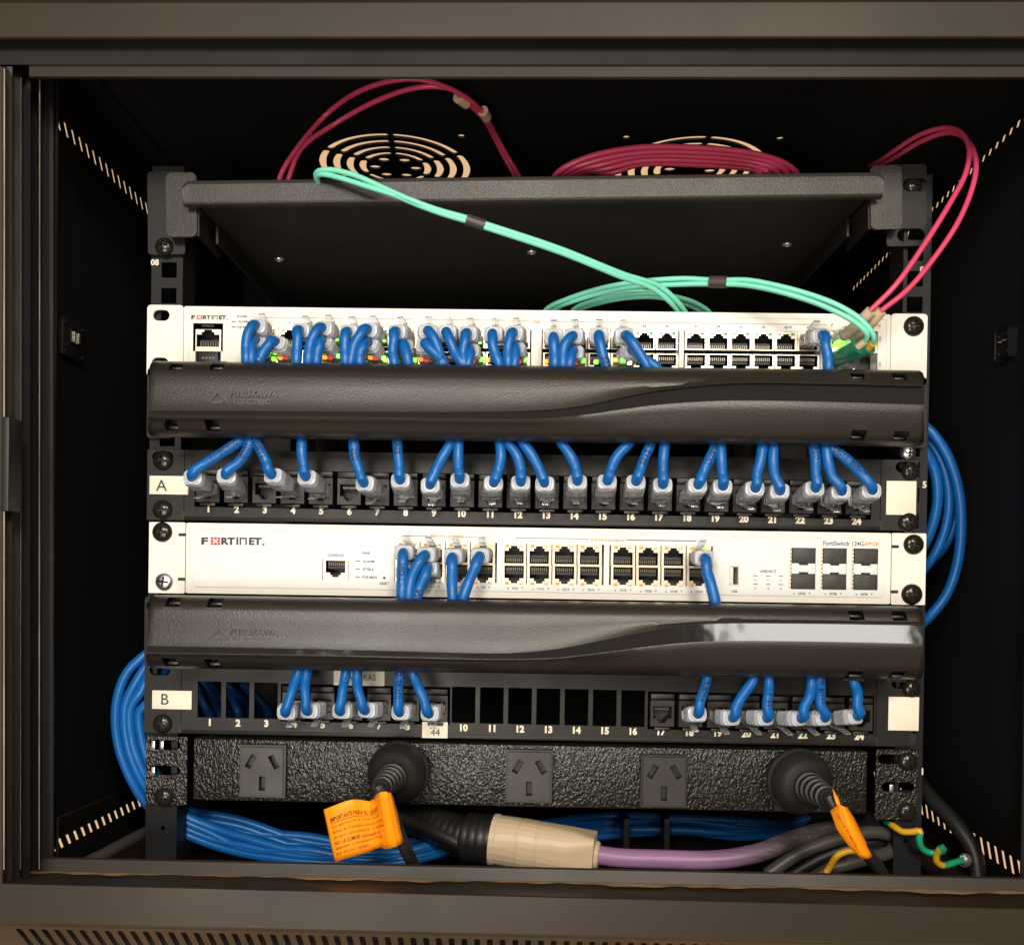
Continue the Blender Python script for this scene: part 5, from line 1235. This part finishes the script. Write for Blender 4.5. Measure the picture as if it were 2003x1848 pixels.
fibre('fiber_cable', 'aqua twin fiber cable arching down into the switch\'s right end', 'aqua twin fiber cables', [
    [(1050, 640, .05), (1068, 606, .035), (1110, 585, .02), (1180, 563, .006), (1260, 550, -.006), (1340, 545, -.014), (1388, 547.5, -.018), (1422, 548, -.022), (*t3(480, 1530), -.026), (*t3(650, 1560), -.032), (*t3(850, 1615), -.038), (*t3(1000, 1675), -.042), (*t3(1110, 1745), -.044), (*c_(1590, 255, 1), -.044), (*c_(1608, 300, 1), -.042), (*c_(1600, 335, 1), -.038)],
    [(1060, 640, .05), (1078, 607, .035), (1120, 590, .02), (1190, 570, .006), (1265, 560, -.006), (1340, 556, -.014), (1388, 555.5, -.018), (1422, 556, -.022), (*t3(480, 1558), -.026), (*t3(650, 1590), -.032), (*t3(850, 1650), -.038), (*t3(980, 1705), -.042), (*t3(1080, 1760), -.044), (*c_(1545, 250, 1), -.044), (*c_(1562, 285, 1), -.042), (*c_(1545, 325, 1), -.038)]], 'aqua',
    [('sleeve', [(1388, 551.5, -.018), (1422, 552, -.022)], .0036, 'sleeve'),
     ('boot', [(*c_(1602, 330, 1), -.038), (*c_(1575, 360, 1), -.034)], .0026, 'yellow'), ('boot', [(*c_(1548, 320, 1), -.038), (*c_(1500, 360, 1), -.034)], .0022, 'beigeboot'),
     ('connector', [(*c_(1580, 355, 1), -.034), (*c_(1480, 400, 1), -.024), (*c_(1380, 445, 1), -.008)], .0044, 'greenplug'), ('connector', [(*c_(1510, 352, 1), -.033), (*c_(1440, 385, 1), -.024), (*c_(1370, 420, 1), -.008)], .0042, 'greenplug'),
     ('connector_tip', [(*c_(1470, 455, 1), -.018), (*c_(1390, 480, 1), -.006)], .0040, 'clear')])
fibre('fiber_coil', 'slack loops of aqua fiber cable resting on top of the white switch', None, [
    [(1100, 640, .05), (1122, 606, .04), (1165, 588, .025), (1225, 576, .012), (1280, 575, .008), (1330, 583, .012), (1368, 597, .03), (1390, 615, .045), (1400, 640, .05)],
    [(1110, 640, .05), (1132, 608, .04), (1175, 592, .025), (1230, 582, .012), (1285, 581, .008), (1325, 590, .014), (1358, 602, .03), (1380, 618, .045), (1390, 640, .05)],
    [(1060, 640, .06), (1090, 604, .05), (1130, 586, .035), (1190, 574, .022), (1240, 570, .02), (1300, 577, .02), (1345, 592, .03), (1375, 612, .045), (1385, 640, .05)]], 'aqua')

# ================================================================== POWER PLUGS, TAGS
def power_plug(base_px, tip_px, Yb_, Yt, R_, label, cablepts, prof=None):
    p0 = at(*base_px, Yb_); p1 = at(*tip_px, Yt); ax = (p1 - p0); L = ax.length
    e = empty('power_plug', Matrix.Translation(p0), label, 'power plug', 'round black power plugs')
    mb = MB(); mid = .40
    mb.lathe((0, 0, 0), ax, [(0, R_ * .97), (.001, R_), (.0035, R_), (.0042, R_ * .965), (.0048, R_ * .93), (.0075, R_ * .92), (.0085, R_ * .90), (L * .27, R_ * .80), (L * .33, R_ * .66), (L * .36, R_ * .50), (L * .40, R_ * .44)], 'rubber', 56)
    mb.build('plug_body', e)
    mb = MB(); pr = []; n = 5; s0 = L * .36; s1 = L
    for i in range(n):
        d = s0 + (s1 - s0) * i / n; d2 = s0 + (s1 - s0) * (i + .62) / n; r1 = R_ * (.46 - .17 * i / n)
        pr += [(d, r1 * .84), (d + .0004, r1), (d2 - .0004, r1 * .98), (d2, r1 * .82)]
    pr.append((L, R_ * .22)); mb.lathe((0, 0, 0), ax, pr, 'rubber', 32); mb.build('strain_relief', e)
    a = ax.normalized(); path = spline([Vector((0, 0, 0)) + ax - a * .004, ax + a * .003] + [at(*q) - p0 for q in cablepts], .003)
    mb = MB(); mb.tube(path, .0036, 'rubber', 18); mb.build('cord', e); return e
power_plug((781, 1508), (745, 1541), -.0135, -.065, .0186, 'round black power plug with its flat orange tag, left of the middle sockets', [(755, 1562, -.0665), (767, 1592, -.0685), (779, 1625, -.067), (792, 1657, -.062), (810, 1694, -.049), (828, 1745, -.038)])
power_plug((1561, 1526), (1620, 1560), -.0135, -.062, .0196, 'round black power plug with the folded orange tag, at the right end', [(1640, 1588, -.066), (1668, 1632, -.065), (1695, 1668, -.058), (1722, 1702, -.048), (1750, 1760, -.036)])
# flat tag
top = [(633, 1583, -.066), (648, 1577, -.069), (663, 1571, -.070), (677, 1566, -.070), (690, 1563, -.069), (706, 1563.5, -.066), (722, 1567, -.064), (731, 1562, -.068), (736, 1553, -.074), (743, 1549, -.0805), (755, 1547.5, -.0820), (764, 1550, -.0790), (768, 1556, -.072)]
bot = [(655, 1686, -.060), (668, 1681, -.063), (681, 1677, -.064), (694, 1673.5, -.064), (706, 1670, -.063), (720, 1666, -.061), (734, 1659.5, -.059), (744, 1656.5, -.061), (752, 1660, -.066), (762, 1659, -.072), (775, 1655, -.0745), (785, 1650, -.0715), (792, 1641, -.066)]
def tagsurf(s, t):
    f = s * (len(top) - 1); i = min(int(f), len(top) - 2); g = f - i
    a = Vector(top[i]).lerp(Vector(top[i + 1]), g); b = Vector(bot[i]).lerp(Vector(bot[i + 1]), g); c = a.lerp(b, t); return at(c.x, c.y, c.z)
o0 = tagsurf(.8, .5); e = empty('orange_tag', Matrix.Translation(o0), 'flat orange warning tag in Spanish wrapped on the left power cord', 'cable tag', 'orange tags on the power cords')
mb = MB(); NS, NT = 48, 8
g_ = [[mb.bm.verts.new(tagsurf(i / NS, j / NT) - o0) for j in range(NT + 1)] for i in range(NS + 1)]
for i in range(NS):
    for j in range(NT):
        f = mb.bm.faces.new((g_[i][j], g_[i][j + 1], g_[i + 1][j + 1], g_[i + 1][j])); f.smooth = True; f.material_index = mb.mi('tag')
bmesh.ops.recalc_face_normals(mb.bm, faces=mb.bm.faces); to = mb.build('sheet', e)
md = to.modifiers.new('s', 'SOLIDIFY'); md.thickness = .00025; md.offset = 0
mb = MB()
lines_ = [('IMPORTANTE PARA EL USUARIO', .235, .085, .62, .02), ('Los aparatos de la Clase I poseen', .37, .075, .62, .0), ('fichas de 3 espigas planas con una', .475, .075, .66, .0), ('de tierra, para aumentar su seguridad', .575, .075, .67, .0),
          ('NO LA ELIMINE colocando un', .675, .075, .57, .012), ('adaptador o reemplazando la ficha', .775, .075, .62, .0), ('por otra de 2 espigas.', .87, .075, .40, .0)]
for t_, ty, hh_, ww, bo in lines_:
    me, tw, th = text_mesh(t_, bo, 0.0, 0)
    mb.add_mesh(me, 'tagink', lambda v: tagsurf(.045 + (v.x / tw + .5) * ww, ty - v.y / th * hh_) - o0 + Vector((0, -.0003, 0)))
A = [tagsurf(.045 + .6 * k / 20, .295) - o0 + Vector((0, -.0003, 0)) for k in range(21)]; B = [tagsurf(.045 + .6 * k / 20, .306) - o0 + Vector((0, -.0003, 0)) for k in range(21)]
mb.strip(A, B, 'tagink'); mb.build('printed_text', e)
# folded tag
o0 = at(1665, 1620, -.07); e = empty('orange_tag', Matrix.Translation(o0), 'folded orange tag seen edge-on, wrapped round the right power cord', 'cable tag', 'orange tags on the power cords')
def quadstrip(L_, R_, name, inv_=False, bulge=.003):
    mb = MB(); n = 10; rows = []
    for k in range(n + 1):
        s = k / n; f = s * (len(L_) - 1); i = min(int(f), len(L_) - 2); g = f - i
        a = Vector(L_[i]).lerp(Vector(L_[i + 1]), g); f = s * (len(R_) - 1); i = min(int(f), len(R_) - 2); g = f - i; b = Vector(R_[i]).lerp(Vector(R_[i + 1]), g)
        rows.append([mb.bm.verts.new(at(*a.lerp(b, j / 8)) - o0 - Vector((0, math.sin(math.pi * j / 8) * bulge, 0))) for j in range(9)])
    for k in range(n):
        for j in range(8):
            f = mb.bm.faces.new((rows[k][j], rows[k + 1][j], rows[k + 1][j + 1], rows[k][j + 1])); f.smooth = True; f.material_index = mb.mi('tag')
    o = mb.build(name, e); md = o.modifiers.new('s', 'SOLIDIFY'); md.thickness = .00025; return o
quadstrip([(1640, 1572, -.072), (1650, 1610, -.073), (1667, 1650, -.070), (1687, 1680, -.064)], [(1657, 1577, -.066), (1672, 1600, -.066), (1691, 1640, -.064), (1708, 1669, -.058)], 'sheet')
quadstrip([(1623, 1585, -.068), (1636, 1622, -.070), (1660, 1655, -.068), (1685, 1679, -.063)], [(1642, 1570, -.076), (1652, 1610, -.076), (1668, 1650, -.072), (1688, 1680, -.064)], 'folded_half', bulge=.0005)
quadstrip([(1628, 1542, -.066), (1632, 1560, -.072), (1642, 1590, -.074), (1664, 1645, -.072)], [(1629, 1543, -.066), (1641, 1560, -.070), (1647, 1582, -.074), (1665, 1646, -.072)], 'upper_flap', bulge=.001)
mb = MB(); me, tw, th = text_mesh('NO LA ELIMINE', .01, 0., 0)
def fold_fn(v):
    s = v.x / tw + .5; t = v.y / th; u = 1630 + 40 * s + 6 - t * 3; vv = 1592 + 66 * s - 2 + t * 2; return at(u, vv, -.0775) - o0
mb.add_mesh(me, 'tagink', fold_fn); mb.build('printed_text', e)

# ================================================================== BOTTOM CLUTTER
p0 = at(962, 1641, .002); p1 = at(1172, 1672, -.010); ax = p1 - p0; L = ax.length
e = empty('power_connector', Matrix.Translation(p0), 'beige inline mains connector lying at the bottom with a purple cable', 'mains connector')
mb = MB()
def sq(d, hw, hh, r, off=0.):
    a_x = ax.normalized(); sy = Vector((0, 1, 0)); sy = (sy - a_x * sy.dot(a_x)).normalized(); sz = a_x.cross(sy)
    return [a_x * d + sy * x + sz * (z + off) for x, z in rr(-hw, -hh, hw, hh, r, 6)]
mb.rings([sq(0, .0145, .0145, .0144), sq(.0006, .0160, .0160, .0159), sq(.0035, .0160, .0160, .0159), sq(.0042, .0154, .0154, .0153), sq(.017, .0152, .0152, .0140), sq(.0172, .0148, .0148, .0136), sq(.0180, .0148, .0148, .0136), sq(.0182, .0151, .0151, .0130),
          sq(.029, .0150, .0148, .0130), sq(.0292, .0146, .0144, .0128), sq(.0300, .0146, .0144, .0128), sq(.0302, .0149, .0146, .0125), sq(L * .74, .0142, .0138, .0105), sq(L * .955, .0120, .0120, .003), sq(L * .96, .0085, .0085, .0075), sq(L * .985, .0082, .0082, .0078), sq(L, .0074, .0074, .0072)], 'beige', True, False)
mb.build('connector_body', e)
path = spline([at(1168, 1671, -.010) - p0, at(1200, 1676, -.010) - p0, at(1300, 1680, -.010) - p0, at(1400, 1681, -.010) - p0, at(1480, 1668, -.008) - p0, at(1545, 1643, .0) - p0, at(1620, 1622, .02) - p0, at(1700, 1610, .05) - p0], .004)
n_ = len(path); mb = MB(); mb.tube(path, .0057, 'purpletogrey', 20); mb.build('cord', e)
path = spline([at(975, 1640, .002) - p0, at(950, 1640, .003) - p0, at(900, 1632, .008) - p0, at(850, 1610, .018) - p0, at(800, 1590, .035) - p0], .0015)
rad = [(.0150 if k < 14 else .0118) + (.0005 if k % 3 == 0 else 0) for k in range(len(path))]
mb = MB(); mb.tube(path, rad, 'jackdark', 28); mb.build('mating_plug', e)
GK = 'thick black cords on the cabinet floor'
cable('mains_cable', 'black cord bowing down behind the orange tag toward the connector', 'power cord', GK, [(700, 1580, .04), (790, 1600, .02), (880, 1640, .0), (960, 1680, -.004), (1060, 1712, -.008)], .0042, 'rubber')
cable('mains_cable', 'upper black cord loop right of the purple cable', 'power cord', GK, [(1500, 1710, .0), (1560, 1670, .0), (1640, 1640, .005), (1715, 1627, .01), (1752, 1640, .012), (1745, 1662, .008), (1690, 1680, .0), (1620, 1700, -.004), (1580, 1725, -.004)], .0042, 'greycable')
cable('mains_cable', 'inner black cord loop right of the purple cable', 'power cord', GK, [(1540, 1715, .01), (1600, 1680, .012), (1670, 1652, .016), (1725, 1645, .02), (1735, 1655, .02), (1690, 1672, .012), (1630, 1690, .01), (1590, 1720, .01)], .0038, 'rubber')
cable('mains_cable', 'black cord hanging down the right wall to the floor', 'power cord', GK, [(1790, 1520, .06), (1820, 1560, .04), (1870, 1612, .02), (1902, 1660, .01), (1912, 1705, .005), (1912, 1760, .0)], .0052, 'rubber')
cable('mains_cable', 'dark sagging cord in front of the left floor slots', 'power cord', GK, [(140, 1700, -.02), (200, 1672, .0), (260, 1640, .03), (310, 1618, .06), (360, 1610, .08)], .0040, 'greycable')
def earth(label, pts, sw, r=.0020):
    path = spline([at(*p) for p in pts], .0018); o0 = path[0].copy(); fr = frames(path); mb = MB()
    idx = lambda k: 'yellow' if sw(k / len(path)) else 'green'
    mb.tube([p - o0 for p in path], r, 'yellow', 16, mfun=idx); o = mb.build('earth_wire'); o.location = o0; tag(o, label, 'earth wire', 'yellow and green earth wires')
earth('curly yellow and green earth wire bolted at the lower right corner', [(*t7(1250, 600), .012), (*t7(1290, 625), .002), (*t7(1340, 655), -.004), (*t7(1400, 655), -.008), (*t7(1435, 650), -.010), (*t7(1430, 700), -.010), (*t7(1450, 750), -.008), (*t7(1500, 772), -.008), (*t7(1560, 760), -.012),
       (*t7(1558, 740), -.014), (*t7(1530, 770), -.010), (*t7(1525, 815), -.008), (*t7(1560, 840), -.006), (*t7(1620, 825), -.004), (*t7(1675, 808), .0)], lambda t: (.08 < t < .30) or (.60 < t < .80))
earth('short yellow earth wire bent behind the folded orange tag', [(*t7(920, 880), -.02), (*t7(945, 845), -.02), (*t7(985, 785), -.022), (*t7(1040, 762), -.022), (*t7(1100, 760), -.022)], lambda t: True)
mb = MB(); q = at(1886, 1681, .002); mb.lathe((0, 0, 0), (0, -1, 0), [(0, .0042), (.0015, .0042), (.0016, .0028), (.004, .0026), (.0045, .001)], 'silver', 16)
o = mb.build('earth_bolt'); o.location = q; tag(o, 'small silver bolt at the end of the curly earth wire', 'bolt')
